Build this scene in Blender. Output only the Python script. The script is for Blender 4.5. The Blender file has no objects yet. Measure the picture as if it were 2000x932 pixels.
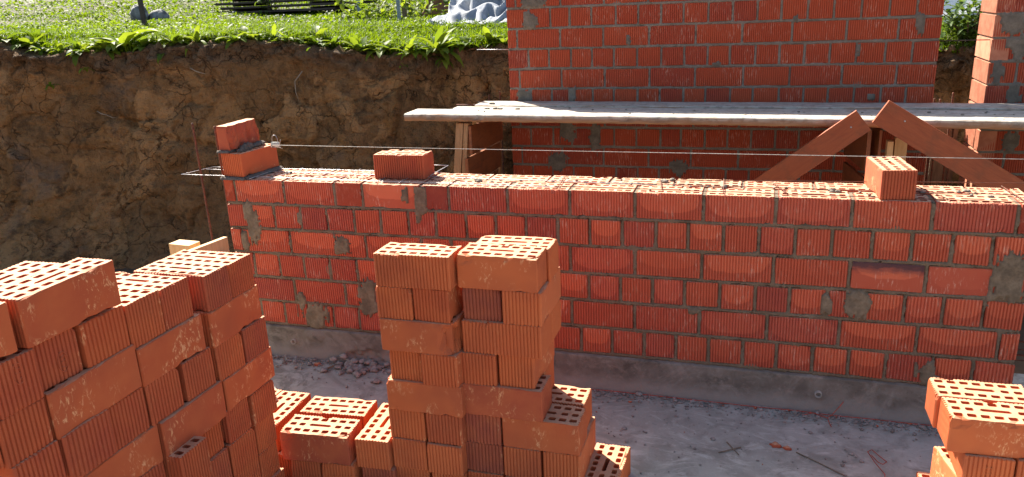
import bpy, bmesh, math, random
import numpy as np
from mathutils import Vector, Matrix, noise

SC = bpy.context.scene
COL = SC.collection
rad = math.radians
rng = random.Random(7)
PITCH = 0.1177          # course height of the walls
BL, BW, BH = 0.25, 0.12, 0.1065

# ------------------------------------------------------------------ helpers
def link(o, parent=None):
    COL.objects.link(o)
    if parent is not None:
        o.parent = parent
    return o

def tag(o, label=None, cat=None, group=None, kind=None):
    if label: o['label'] = label
    if cat: o['category'] = cat
    if group: o['group'] = group
    if kind: o['kind'] = kind
    return o

def empty(name, loc=(0, 0, 0), rz=0.0):
    o = bpy.data.objects.new(name, None)
    o.empty_display_size = 0.05
    o.location = loc
    o.rotation_euler = (0, 0, rz)
    return link(o)

class MB:
    """collects vertices and faces of one mesh object"""
    def __init__(self):
        self.v = []; self.f = []; self.a = {}; self.s = []
    def add(self, verts, faces, smooth=False, **attr):
        n = len(self.v)
        self.v += [tuple(q) for q in verts]
        self.f += [tuple(i + n for i in fc) for fc in faces]
        self.s += [smooth] * len(faces)
        for k in set(list(self.a) + list(attr)):
            lst = self.a.setdefault(k, [0.0] * n)
            val = attr.get(k, 0.0)
            lst += (list(val) if hasattr(val, '__len__') else [val] * len(verts))
        return n
    def box(self, c, s, M=None, **attr):
        x, y, z = (q / 2 for q in s)
        vs = [Vector((sx * x, sy * y, sz * z)) for sx in (-1, 1) for sy in (-1, 1) for sz in (-1, 1)]
        if M is not None: vs = [M @ q for q in vs]
        vs = [q + Vector(c) for q in vs]
        self.add(vs, [(0, 1, 3, 2), (4, 6, 7, 5), (0, 4, 5, 1), (2, 3, 7, 6), (0, 2, 6, 4), (1, 5, 7, 3)], **attr)
    def tube(self, pts, r, n=6, caps=True, **attr):
        pts = [Vector(q) for q in pts]
        rs = r if hasattr(r, '__len__') else [r] * len(pts)
        vs = []; fs = []
        up = Vector((0, 0, 1))
        for i, q in enumerate(pts):
            d = (pts[min(i + 1, len(pts) - 1)] - pts[max(i - 1, 0)])
            d = d.normalized() if d.length > 1e-9 else Vector((1, 0, 0))
            a = d.cross(up)
            if a.length < 1e-3: a = d.cross(Vector((1, 0, 0)))
            a.normalize(); b = d.cross(a)
            for k in range(n):
                t = 2 * math.pi * k / n
                vs.append(q + (a * math.cos(t) + b * math.sin(t)) * rs[i])
        for i in range(len(pts) - 1):
            for k in range(n):
                k2 = (k + 1) % n
                fs.append((i * n + k, i * n + k2, (i + 1) * n + k2, (i + 1) * n + k))
        if caps:
            fs.append(tuple(range(n - 1, -1, -1)))
            fs.append(tuple((len(pts) - 1) * n + k for k in range(n)))
        self.add(vs, fs, True, **attr)
    def mesh(self, name):
        me = bpy.data.meshes.new(name)
        me.from_pydata(self.v, [], self.f)
        for k, l in self.a.items():
            at = me.attributes.new(k, 'FLOAT', 'POINT')
            at.data.foreach_set('value', l)
        me.polygons.foreach_set('use_smooth', self.s)
        me.update()
        return me
    def build(self, name, mat, parent=None):
        me = self.mesh(name)
        o = bpy.data.objects.new(name, me)
        me.materials.append(mat)
        return link(o, parent)

def fbm(p, octv=4, H=1.0):
    return noise.fractal(p, H, 2.0, octv)

# ------------------------------------------------------------------ materials
class NT:
    def __init__(self, name):
        self.m = bpy.data.materials.new(name); self.m.use_nodes = True
        self.t = self.m.node_tree; self.t.nodes.clear()
        self.out = self.n('ShaderNodeOutputMaterial')
    def n(self, t, **kw):
        nd = self.t.nodes.new(t)
        for k, v in kw.items():
            if k.startswith('i_'): nd.inputs[k[2:]].default_value = v
            else: setattr(nd, k, v)
        return nd
    def l(self, a, b): self.t.links.new(a, b)
    def coord(self, kind='Object'):
        return self.n('ShaderNodeTexCoord').outputs[kind]
    def mapping(self, src, scale=(1, 1, 1), loc=None):
        mp = self.n('ShaderNodeMapping'); mp.inputs['Scale'].default_value = scale
        if loc is not None:
            if hasattr(loc, 'is_output'): self.l(loc, mp.inputs['Location'])
            else: mp.inputs['Location'].default_value = loc
        self.l(src, mp.inputs['Vector']); return mp.outputs[0]
    def noise(self, vec, scale, detail=4, rough=0.55, dist=0.0):
        nd = self.n('ShaderNodeTexNoise'); nd.inputs['Scale'].default_value = scale
        nd.inputs['Detail'].default_value = detail; nd.inputs['Roughness'].default_value = rough
        nd.inputs['Distortion'].default_value = dist
        if vec is not None: self.l(vec, nd.inputs['Vector'])
        return nd.outputs['Fac']
    def ramp(self, fac, stops, interp='LINEAR'):
        nd = self.n('ShaderNodeValToRGB'); cr = nd.color_ramp; cr.interpolation = interp
        while len(cr.elements) < len(stops): cr.elements.new(0.5)
        for e, (p, c) in zip(cr.elements, stops):
            e.position = p; e.color = (c, c, c, 1) if not hasattr(c, '__len__') else (*c, 1)
        self.l(fac, nd.inputs[0]); return nd.outputs[0]
    def math(self, op, a, b=None, clamp=False):
        nd = self.n('ShaderNodeMath', operation=op); nd.use_clamp = clamp
        for i, q in enumerate((a, b)):
            if q is None: continue
            if hasattr(q, 'is_output'): self.l(q, nd.inputs[i])
            else: nd.inputs[i].default_value = q
        return nd.outputs[0]
    def mix(self, fac, a, b, mode='MIX'):
        nd = self.n('ShaderNodeMix', data_type='RGBA', blend_type=mode)
        ins = [nd.inputs[0], nd.inputs[6], nd.inputs[7]]
        for i, q in zip(ins, (fac, a, b)):
            if hasattr(q, 'is_output'): self.l(q, i)
            else: i.default_value = q if not hasattr(q, '__len__') else (*q, 1)
        return nd.outputs[2]
    def attr(self, name): return self.n('ShaderNodeAttribute', attribute_name=name).outputs['Fac']
    def rnd(self): return self.n('ShaderNodeObjectInfo').outputs['Random']
    def bump(self, h, strength=0.5, dist=0.01, normal=None):
        nd = self.n('ShaderNodeBump'); nd.inputs['Strength'].default_value = strength
        nd.inputs['Distance'].default_value = dist; self.l(h, nd.inputs['Height'])
        if normal is not None: self.l(normal, nd.inputs['Normal'])
        return nd.outputs[0]
    def pbr(self, color, rough=0.85, normal=None, metal=0.0, spec=0.3):
        b = self.n('ShaderNodeBsdfPrincipled')
        if hasattr(color, 'is_output'): self.l(color, b.inputs['Base Color'])
        else: b.inputs['Base Color'].default_value = (*color, 1)
        if hasattr(rough, 'is_output'): self.l(rough, b.inputs['Roughness'])
        else: b.inputs['Roughness'].default_value = rough
        b.inputs['Metallic'].default_value = metal
        b.inputs['Specular IOR Level'].default_value = spec
        if normal is not None: self.l(normal, b.inputs['Normal'])
        self.l(b.outputs[0], self.out.inputs[0])
        return self.m

def mat_loose_brick():
    N = NT('clay_loose_brick'); oc = N.coord(); r = N.rnd(); tn = N.n('ShaderNodeSeparateColor'); N.l(N.n('ShaderNodeObjectInfo').outputs['Color'], tn.inputs[0]); tone = tn.outputs[0]
    off = N.n('ShaderNodeCombineXYZ'); N.l(N.math('MULTIPLY', r, 37.0), off.inputs[0]); N.l(N.math('MULTIPLY', r, 91.0), off.inputs[1])
    v = N.mapping(oc, (1, 1, 1), off.outputs[0])
    base = N.ramp(tone, [(0.0, (.50, .120, .040)), (.35, (.54, .140, .050)), (.62, (.43, .092, .034)), (.85, (.36, .075, .038)), (1.0, (.25, .070, .050))])
    n1 = N.noise(v, 14, 5, .6)
    base = N.mix(N.ramp(n1, [(.35, .0), (.75, .5)]), base, (.53, .150, .052))
    n2 = N.noise(v, 5, 3, .5)
    base = N.mix(N.ramp(n2, [(.46, .0), (.70, .65)]), base, (.33, .078, .036))
    # pale kiln scuffs, mostly on the smooth long side
    sep = N.n('ShaderNodeSeparateXYZ'); N.l(oc, sep.inputs[0])
    side = N.ramp(sep.outputs[1], [(.049, 0.12), (.055, 1.0)])
    s1 = N.noise(N.mapping(v, (46, 46, 24)), 1.7, 7, .74, .9)
    s2 = N.noise(v, 11, 2, .5)
    sc = N.math('MULTIPLY', N.math('MULTIPLY', N.ramp(s1, [(.54, 0), (.60, 1)]), N.ramp(s2, [(.50, 0), (.60, 1)])), side)
    base = N.mix(N.math('MULTIPLY', sc, .75), base, (.74, .40, .20))
    # upward cut faces, painted paler to imitate washed-out sunlight
    geo = N.n('ShaderNodeNewGeometry')
    tc = N.n('ShaderNodeVectorTransform', vector_type='NORMAL', convert_from='WORLD', convert_to='OBJECT'); N.l(geo.outputs['Normal'], tc.inputs[0])
    sn = N.n('ShaderNodeSeparateXYZ'); N.l(tc.outputs[0], sn.inputs[0])
    top = N.ramp(sn.outputs[2], [(.80, 0), (.95, 1)])
    tcol = N.ramp(N.noise(v, 30, 4, .6), [(.3, (.46, .235, .130)), (.7, (.58, .330, .200))])
    base = N.mix(N.math('MULTIPLY', top, .85), base, tcol)
    h = N.math('ADD', N.math('MULTIPLY', N.noise(v, 180, 4, .6), .5), N.noise(N.mapping(v, (60, 60, 9)), 1.5, 4, .6))
    return N.pbr(base, .82, N.bump(h, .35, .0016), spec=.25)

def mat_wall_brick(damp=1.0, name='clay_wall_brick', tint=(1, 1, 1)):
    N = NT(name); oc = N.coord(); r = N.attr('rnd'); sm = N.attr('smooth_side')
    t3 = lambda c: tuple(a * b for a, b in zip(c, tint))
    base = N.ramp(r, [(0.0, t3((.54, .122, .060))), (.3, t3((.58, .142, .070))), (.6, t3((.52, .114, .060))), (.85, t3((.47, .106, .066))), (1.0, t3((.40, .096, .066)))])
    n1 = N.noise(oc, 22, 5, .6)
    base = N.mix(N.ramp(n1, [(.35, 0), (.7, .4)]), base, t3((.58, .155, .075)))
    # damp rim drawn in from the fresh mortar, drier oval in the middle of each brick
    bu = N.attr('bu'); bv = N.attr('bv'); hl = N.attr('hl')
    wob = N.math('MULTIPLY', N.math('SUBTRACT', N.noise(oc, 24, 3, .6), .5), .55)
    ex = N.math('POWER', N.math('ABSOLUTE', N.math('DIVIDE', bu, hl)), 3.2)
    rz = N.math('ADD', N.math('DIVIDE', bv, .052), N.math('SUBTRACT', N.math('MULTIPLY', r, .9), .95))
    ez = N.math('POWER', N.math('ABSOLUTE', N.math('MULTIPLY', rz, .9)), 2.4)
    d = N.math('ADD', N.math('ADD', ex, ez), wob)
    dr = N.n('ShaderNodeMath', operation='FRACT'); N.l(N.math('MULTIPLY', r, 7.31), dr.inputs[0])
    dry = N.math('MULTIPLY', N.ramp(d, [(.66, 1), (.78, 0)]), N.ramp(dr.outputs[0], [(.15, .1), (.75, 1)]))
    dampc = N.mix(1.0, base, (.76, .68, .72), 'MULTIPLY')
    col = N.mix(N.math('SUBTRACT', 1.0, dry), base, dampc) if damp >= 1 else N.mix(N.math('MULTIPLY', N.math('SUBTRACT', 1.0, dry), damp), base, dampc)
    # pale scratches along the ribs
    s1 = N.noise(N.mapping(oc, (150, 150, 22)), 1.0, 5, .7)
    s2 = N.noise(oc, 9, 3, .6)
    sc = N.math('MULTIPLY', N.ramp(s1, [(.55, 0), (.63, 1)]), N.ramp(s2, [(.45, 0), (.6, 1)]))
    col = N.mix(N.math('MULTIPLY', sc, .62), col, (.66, .42, .31))
    # scorched brick
    sco = N.attr('scorch')
    sz = N.math('MULTIPLY', sco, N.ramp(N.math('ADD', bv, N.math('MULTIPLY', N.math('SUBTRACT', N.noise(N.mapping(oc, (1, 1, 3)), 20, 4, .6), .5), .05)), [(.008, 0), (.040, .9)]))
    col = N.mix(sz, col, (.050, .036, .045))
    geo = N.n('ShaderNodeNewGeometry'); sn = N.n('ShaderNodeSeparateXYZ'); N.l(geo.outputs['Normal'], sn.inputs[0])
    top = N.ramp(sn.outputs[2], [(.80, 0), (.95, 1)])
    tcol = N.ramp(N.noise(oc, 26, 5, .65), [(.28, (.36, .24, .16)), (.5, (.50, .28, .165)), (.72, (.60, .42, .30))])  # upward faces coloured paler, the glare of direct sun put into the colour
    col = N.mix(N.math('MULTIPLY', top, .9), col, tcol)
    h = N.math('ADD', N.math('MULTIPLY', N.noise(oc, 220, 4, .6), .6), N.noise(N.mapping(oc, (90, 90, 12)), 1.2, 4, .6))
    return N.pbr(col, .8, N.bump(h, .4, .0016), spec=.22)

def mat_mortar(name, a, b, patch):
    N = NT(name); oc = N.coord()
    n1 = N.noise(oc, 9, 6, .65); n2 = N.noise(oc, 90, 5, .65)
    col = N.ramp(n1, [(.3, a), (.7, b)])
    pc = N.mix(N.ramp(N.noise(oc, 16, 5, .6), [(.38, 0), (.62, 1)]), patch, tuple(q * .62 for q in patch))
    col = N.mix(N.attr('patch'), col, pc)
    col = N.mix(N.math('MULTIPLY', N.ramp(n2, [(.35, 1), (.6, 0)]), .45), col, tuple(q * .55 for q in a))
    return N.pbr(col, .92, N.bump(N.math('ADD', n2, N.math('MULTIPLY', N.noise(oc, 300, 3, .6), .4)), .6, .004), spec=.15)

def mat_concrete(name, a, b, dark, sc=1.0, streak=(1, 1, 1), dusty=False):
    N = NT(name); oc = N.coord()
    n1 = N.noise(N.mapping(oc, streak), 2.2 * sc, 7, .62); n2 = N.noise(oc, 38 * sc, 6, .68); n3 = N.noise(oc, 6.5 * sc, 5, .6, 1.2)
    col = N.ramp(n1, [(.32, a), (.66, b)])
    col = N.mix(N.ramp(n3, [(.45, 0), (.66, .75)]), col, dark)
    col = N.mix(N.ramp(n2, [(.57, 0), (.76, .4)]), col, tuple(min(1, q * 1.45) for q in b))
    col = N.mix(N.ramp(n2, [(.28, .45), (.42, 0)]), col, tuple(q * .6 for q in dark))
    sw = N.noise(N.mapping(oc, (1.6, 3.2, 1.6)), 2.4, 7, .70, 3.2)
    col = N.mix(N.ramp(sw, [(.52, 0), (.70, .55)]), col, tuple(min(1, q * 1.5) for q in b))
    col = N.mix(N.ramp(N.noise(oc, 4.2 * sc, 6, .7, .6), [(.57, 0), (.63, .6)]), col, tuple(q * .62 for q in dark))
    if dusty:
        sz = N.n('ShaderNodeSeparateXYZ'); N.l(oc, sz.inputs[0])
        foot = N.math('ADD', sz.outputs[2], N.math('MULTIPLY', N.math('SUBTRACT', N.noise(oc, 5, 5, .65), .5), .14))
        col = N.mix(N.ramp(N.math('ADD', foot, 1.0), [(.175, .85), (.225, 0)]), col, (.275, .245, .210))
    h = N.math('ADD', N.math('MULTIPLY', n2, .8), N.math('MULTIPLY', N.noise(oc, 160 * sc, 4, .6), .35))
    return N.pbr(col, .93, N.bump(h, .55, .006), spec=.15)

def mat_wood(name, a, b, axis=(1, 12, 12), rough=.7, grime=None, gloss=.3, cement=None):
    N = NT(name); oc = N.coord(); r = N.rnd()
    off = N.n('ShaderNodeCombineXYZ'); N.l(N.math('MULTIPLY', r, 19.0), off.inputs[0]); N.l(N.math('MULTIPLY', r, 7.0), off.inputs[2])
    v = N.mapping(oc, axis, off.outputs[0])
    g = N.noise(v, 7, 5, .6, .8); g2 = N.noise(v, 30, 4, .6)
    col = N.ramp(N.math('ADD', N.math('MULTIPLY', g, .75), N.math('MULTIPLY', g2, .25)), [(.35, a), (.65, b)])
    if grime:
        col = N.mix(N.ramp(N.noise(oc, 9, 5, .65), [(.5, 0), (.68, .85)]), col, grime)
    if cement:
        sn = N.n('ShaderNodeSeparateXYZ'); geo = N.n('ShaderNodeNewGeometry'); N.l(geo.outputs['Normal'], sn.inputs[0])
        k = N.ramp(sn.outputs[2], [(.0, 0), (.06, 1)])           # splashed on everything but the undersides
        k2 = N.ramp(N.noise(N.mapping(oc, (3, 26, 26)), 2.2, 7, .68), [(.36, .35), (.50, .97)])
        cc = N.ramp(N.noise(N.mapping(oc, (2.2, 40, 40)), 3, 7, .72), [(.36, tuple(q * .38 for q in cement)), (.47, tuple(q * .75 for q in cement)), (.60, cement)])
        cc = N.mix(N.ramp(N.noise(oc, 26, 6, .7), [(.50, 0), (.62, .8)]), cc, tuple(q * .42 for q in cement))
        side = N.ramp(N.math('ABSOLUTE', sn.outputs[2]), [(.75, 0), (.9, 1)])
        low = N.n('ShaderNodeSeparateXYZ'); N.l(oc, low.inputs[0])
        edge = N.ramp(N.math('ADD', low.outputs[2], N.math('MULTIPLY', N.math('SUBTRACT', N.noise(oc, 14, 4, .6), .5), .03)), [(-.013, 0), (-.008, 1)]) if False else None
        lo = N.math('ADD', N.attr('low'), N.math('MULTIPLY', N.math('SUBTRACT', N.noise(N.mapping(oc, (1, 1, 1)), 13, 6, .7), .5), 1.5))
        cc = N.mix(N.ramp(lo, [(.25, 0), (.75, .85)]), cc, (.135, .085, .055))
        fac = N.math('MULTIPLY', k2, N.math('MAXIMUM', k, N.attr('splash')))
        col = N.mix(fac, col, cc)
    h = N.math('ADD', g, N.math('MULTIPLY', g2, .6))
    return N.pbr(col, rough, N.bump(h, .35, .003), spec=gloss)

def mat_plain(name, col, rough=.6, metal=0.0, spec=.3, var=.35, sc=20, second=None):
    N = NT(name); oc = N.coord()
    n1 = N.noise(oc, sc, 5, .6)
    c2 = second if second else tuple(q * (1 - var) for q in col)
    c = N.ramp(n1, [(.36, c2), (.62, col)])
    return N.pbr(c, rough, N.bump(N.noise(oc, sc * 6, 4, .6), .3, .003), metal, spec)

def mat_leaf(name, c1, c2, trans=.5, gloss=.12):
    N = NT(name); r = N.attr('rnd')
    col = N.ramp(r, [(0, c1), (.8, c2), (1, tuple(min(1, q * 1.35) for q in c2))])
    b = N.n('ShaderNodeBsdfPrincipled'); N.l(col, b.inputs['Base Color']); b.inputs['Roughness'].default_value = .55
    b.inputs['Specular IOR Level'].default_value = .12
    t = N.n('ShaderNodeBsdfTranslucent'); N.l(N.mix(1.0, col, (1.35, 1.25, .5), 'MULTIPLY'), t.inputs[0])
    mx = N.n('ShaderNodeMixShader'); mx.inputs[0].default_value = trans
    N.l(b.outputs[0], mx.inputs[1]); N.l(t.outputs[0], mx.inputs[2]); N.l(mx.outputs[0], N.out.inputs[0])
    return N.m

def mat_earth():
    N = NT('clay_earth'); oc = N.coord()
    n1 = N.noise(oc, 2.3, 6, .6, .4); n2 = N.noise(oc, 12, 6, .65); n3 = N.noise(N.mapping(oc, (7, 7, 1.1)), 1.6, 4, .55)
    col = N.ramp(n1, [(.30, (.175, .086, .030)), (.42, (.370, .184, .064)), (.55, (.490, .262, .104)), (.70, (.365, .158, .050))])
    col = N.mix(N.ramp(n3, [(.42, 0), (.60, .75)]), col, (.500, .278, .122))
    col = N.mix(N.ramp(n2, [(.34, .85), (.50, 0)]), col, (.085, .052, .030))
    col = N.mix(N.ramp(N.attr('clay'), [(.1, .55), (.45, 0)]), col, (.175, .100, .047))
    col = N.mix(N.ramp(N.attr('clay'), [(.55, 0), (.95, .6)]), col, (.530, .305, .138))
    gy = N.ramp(N.noise(oc, 1.7, 4, .6), [(.6, 0), (.72, .55)])
    col = N.mix(gy, col, (.165, .140, .118))
    # topsoil: darker and browner close under the sod
    col = N.mix(N.math('MULTIPLY', N.attr('topsoil'), .75), col, N.ramp(n2, [(.3, (.085, .058, .038)), (.7, (.215, .150, .098))]))
    # shrinkage cracks
    dv = N.n('ShaderNodeVectorMath', operation='ADD'); nz = N.n('ShaderNodeTexNoise'); nz.inputs['Scale'].default_value = 7; nz.inputs['Detail'].default_value = 4; N.l(oc, nz.inputs['Vector'])
    ml = N.n('ShaderNodeVectorMath', operation='SCALE'); N.l(nz.outputs['Color'], ml.inputs[0]); ml.inputs['Scale'].default_value = .20
    N.l(oc, dv.inputs[0]); N.l(ml.outputs[0], dv.inputs[1])
    vo = N.n('ShaderNodeTexVoronoi', feature='DISTANCE_TO_EDGE'); vo.inputs['Scale'].default_value = 6.0; N.l(dv.outputs[0], vo.inputs['Vector'])
    msk = N.ramp(N.noise(oc, 3.1, 3, .5), [(.47, 0), (.57, 1)])
    cr = N.math('MULTIPLY', N.ramp(vo.outputs['Distance'], [(.004, 1), (.020, 0)]), msk)
    col = N.mix(N.math('MULTIPLY', cr, .55), col, (.035, .022, .013))
    n5 = N.noise(N.mapping(oc, (1, 1, 1.6)), 27, 7, .72, .5)
    col = N.mix(N.ramp(n5, [(.34, .45), (.44, 0)]), col, (.075, .043, .022))
    col = N.mix(N.ramp(n5, [(.58, 0), (.72, .5)]), col, (.50, .34, .19))
    h = N.math('SUBTRACT', N.math('ADD', N.math('MULTIPLY', N.math('ADD', n2, n5), .9), N.math('MULTIPLY', N.noise(oc, 48, 6, .7), .7)), N.math('MULTIPLY', cr, 1.6))
    h = N.math('ADD', h, N.math('MULTIPLY', N.noise(N.mapping(oc, (26, 26, 2.2)), 1.3, 5, .65), 1.5))
    return N.pbr(col, .95, N.bump(h, 1.0, .035), spec=.1)

M = {}
M['brick'] = mat_loose_brick()
M['wallbrick'] = mat_wall_brick()
M['oldbrick'] = mat_wall_brick(.18, 'clay_dry_wall_brick', (.74, .60, .53))
M['sunlitend'] = mat_plain('sunlit_brick_end', (.50, .20, .115), .85, sc=18, second=(.40, .135, .075))  # paler brick colour with the sunlight on the pier's left side painted in
M['mortar'] = mat_mortar('damp_mortar', (.140, .106, .070), (.225, .178, .126), (.235, .185, .128))
M['drymortar'] = mat_mortar('dry_mortar', (.175, .150, .118), (.265, .228, .185), (.205, .175, .138))
M['footing'] = mat_concrete('footing_concrete', (.165, .140, .116), (.245, .215, .186), (.115, .097, .080), 1.0, (1, 1, 3), True)
M['floor'] = mat_concrete('slab_concrete', (.325, .308, .262), (.44, .42, .37), (.22, .202, .168), .9)
M['rubble'] = mat_plain('rubble_stone', (.34, .30, .27), .9, sc=30, second=(.17, .14, .12))
M['earth'] = mat_earth()
M['pitsoil'] = mat_plain('pit_soil', (.29, .19, .115), .95, sc=3, second=(.19, .125, .075))
M['shadeclay'] = mat_plain('shade_darkened_clay', (.115, .070, .038), .95, sc=5, second=(.07, .045, .026))  # damp clay, darkened further to carry the shade between the walls
M['soil'] = mat_plain('lawn_soil', (.075, .062, .030), .95, sc=8, second=(.045, .050, .018))
M['grass'] = mat_leaf('grass_leaf', (.030, .070, .004), (.135, .205, .008), .55)
M['weed'] = mat_leaf('weed_leaf', (.060, .115, .014), (.150, .205, .026), .5)
M['bush'] = mat_leaf('bush_leaf', (.040, .085, .018), (.105, .160, .034), .4)
M['flower'] = mat_plain('clover_flower', (.75, .72, .66), .8, sc=30, var=.2)
M['plank'] = mat_wood('splashed_plank', (.30, .145, .065), (.42, .23, .12), (1, 10, 10), .85, cement=(.52, .48, .41))
M['ply'] = mat_wood('film_faced_board', (.205, .062, .022), (.30, .098, .034), (2, 2, 9), .42, grime=(.13, .045, .02), gloss=.4)
M['brace'] = mat_wood('varnished_brace', (.26, .056, .018), (.35, .083, .026), (1.2, 9, 9), .5, grime=(.20, .058, .022), gloss=.4)
M['timber'] = mat_wood('raw_timber', (.50, .30, .13), (.62, .42, .21), (9, 9, 1), .75)
M['oldpost'] = mat_wood('weathered_post', (.33, .17, .075), (.45, .25, .12), (9, 9, 1), .8)
M['darkboard'] = mat_wood('tarred_board', (.030, .022, .019), (.070, .050, .040), (1, 9, 9), .85)
M['grey_wood'] = mat_wood('grey_board', (.14, .10, .07), (.24, .18, .12), (9, 9, 1), .85)
M['rust'] = mat_plain('rusty_steel', (.17, .062, .034), .85, sc=60, second=(.075, .036, .026))
M['wire'] = mat_plain('galvanised_wire', (.48, .46, .46), .45, .75, sc=40)
M['rope'] = mat_plain('pale_line', (.60, .57, .50), .8, sc=90)
M['redline'] = mat_plain('red_twine', (.52, .085, .05), .8, sc=90)
M['tarp'] = mat_plain('grey_tarpaulin', (.29, .31, .34), .7, spec=.12, sc=14, var=.3)
M['whitetarp'] = mat_plain('white_sheet', (.80, .79, .74), .6, sc=4, var=.08)
M['brownsheet'] = mat_plain('rusted_sheet', (.26, .12, .055), .6, sc=12, second=(.12, .055, .03))
M['stone'] = mat_plain('field_stone', (.22, .225, .22), .85, sc=16, second=(.10, .10, .10))
M['post'] = mat_plain('painted_steel', (.26, .32, .36), .5, .3, sc=9)
M['darksteel'] = mat_plain('brown_steel', (.085, .065, .052), .7, .2, sc=20)
M['freshmortar'] = mat_mortar('wet_mortar', (.115, .095, .078), (.165, .140, .115), (.1, .08, .06))
M['pipe'] = mat_plain('plastic_sleeve', (.42, .38, .33), .6, sc=40)
M['nail'] = mat_plain('nail_head', (.6, .58, .55), .4, .8)
M['root'] = mat_plain('dry_root', (.34, .27, .19), .85, sc=40)

# ------------------------------------------------------------------ bricks with real holes
def rib_line(p0, p1, nrib, depth, r, ribbed):
    """points from p0 to p1 (corner cut off), grooves pushed to the left-hand side inwards"""
    p0 = Vector(p0); p1 = Vector(p1); d = (p1 - p0); L = d.length; d.normalize()
    inn = Vector((-d.y, d.x))
    cut = .0035; pts = []
    if not ribbed:
        k = 14
        for i in range(k + 1):
            pts.append(p0 + d * (cut + (L - 2 * cut) * i / k))
        return pts
    pw = L / nrib
    for i in range(nrib):
        for t, g in ((.05, 1), (.22, .12), (.50, 0), (.78, .12), (.95, 1)):
            s = min(max(pw * (i + t), cut), L - cut)
            gg = g
            if (i == 0 and t < .2) or (i == nrib - 1 and t > .8): gg = 0
            pts.append(p0 + d * s + inn * depth * gg)
    return pts

def brick_outline(L, W, r):
    x, y = L / 2, W / 2; D = .0042
    o = []
    o += rib_line((-x, -y), (x, -y), 23, D, r, True)
    o += rib_line((x, -y), (x, y), 11, D, r, True)
    o += rib_line((x, y), (-x, y), 1, D, r, False)
    o += rib_line((-x, y), (-x, -y), 11, D, r, True)
    return o

def hole_loops(r):
    loops = []
    def rect(cx, cy, a, b, ch):
        j = lambda: r.uniform(-.0007, .0007)
        q = [(-a, -b + ch), (-a + ch, -b), (a - ch, -b), (a, -b + ch), (a, b - ch), (a - ch, b), (-a + ch, b), (-a, b - ch)]
        loops.append([Vector((cx + u + j(), cy + w + j())) for u, w in q])
    for cy in (-.0355, .0355):
        for k in range(7):
            rect((k - 3) * .0338, cy, .0118, .0088, .0030)
    for sx in (-1, 1):
        for k in (1.95, 2.95):
            rect(sx * k * .0338, 0, .0112, .0086, .0036)
    rect(0, 0, .0400, .0072, .0060)
    return loops

def make_brick(seed, chips=(), L=BL, W=BW, H=BH):
    r = random.Random(seed)
    out = brick_outline(L, W, r)
    n = len(out)
    zs = [0, .003, .016, H * .35, H * .68, H - .016, H - .003, H]
    bm = bmesh.new(); rings = []
    so = Vector((seed * 3.1, seed * 1.7, 0))
    allchips = list(chips)
    for _ in range(6):
        allchips.append((r.choice((-1, 1)) * L / 2 * r.uniform(.2, 1), r.choice((-1, 1)) * W / 2, r.choice((0, H)), r.uniform(.009, .026), r.uniform(.003, .009)))
    for z in zs:
        ring = []
        for q in out:
            p = Vector((q.x, q.y, z))
            nr = Vector((q.x / (L / 2), q.y / (W / 2), 0))
            nd = Vector((math.copysign(abs(nr.x) ** 6, nr.x), math.copysign(abs(nr.y) ** 6, nr.y), 0))
            if nd.length > 1e-6: nd.normalize()
            e = 0.0
            if z in (0, H): e = .0010 + max(0, noise.noise(p * 70 + so)) * .0030 + max(0, noise.noise(p * 22 + so) - .25) * .012
            p -= nd * e
            p += nd * noise.noise(p * 11 + so) * .0012
            if z in (0, H): p.z += noise.noise(p * 45 + so) * .0011
            for (cx, cy, cz, cr, cd) in allchips:
                d = (p - Vector((cx, cy, cz))).length
                if d < cr:
                    k = (1 - d / cr) ** .6 * (1 + .7 * noise.noise(p * 120 + so))
                    c = Vector((cx * .3, cy * .1, H / 2)) - Vector((cx, cy, cz)); c.normalize()
                    p += c * cd * k
            ring.append(bm.verts.new(p))
        rings.append(ring)
    for a, b in zip(rings, rings[1:]):
        for i in range(n):
            k = (i + 1) % n
            bm.faces.new((a[i], a[k], b[k], b[i]))
    hl = hole_loops(r)
    caps = {}
    for z, ring in ((H, rings[-1]), (0, rings[0])):
        edges = [bm.edges.get((ring[i], ring[(i + 1) % n])) for i in range(n)]
        lv = []
        for lp in hl:
            vs = [bm.verts.new((q.x, q.y, z)) for q in lp]; lv.append(vs)
            edges += [bm.edges.new((vs[i], vs[(i + 1) % 8])) for i in range(8)]
        bmesh.ops.triangle_fill(bm, use_beauty=True, use_dissolve=False, edges=edges, normal=(0, 0, 1 if z else -1))
        caps[z] = lv
    for t, b in zip(caps[H], caps[0]):
        for i in range(8):
            k = (i + 1) % 8
            bm.faces.new((t[i], t[k], b[k], b[i]))
    bmesh.ops.recalc_face_normals(bm, faces=bm.faces)
    me = bpy.data.meshes.new('hollow_brick')
    bm.to_mesh(me); bm.free()
    me.materials.append(M['brick'])
    return me

BRICKS = [make_brick(s) for s in range(6)]
BROKEN = make_brick(21, [(-.123, .06, .050, .050, .034), (-.125, .055, .022, .034, .02), (-.118, .058, .085, .032, .022), (-.125, .03, .05, .04, .02)])
CHIPPED = make_brick(31, [(.1, .06, BH, .03, .011), (-.11, .055, BH, .024, .009), (.0, -.06, BH, .02, .007)])

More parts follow.
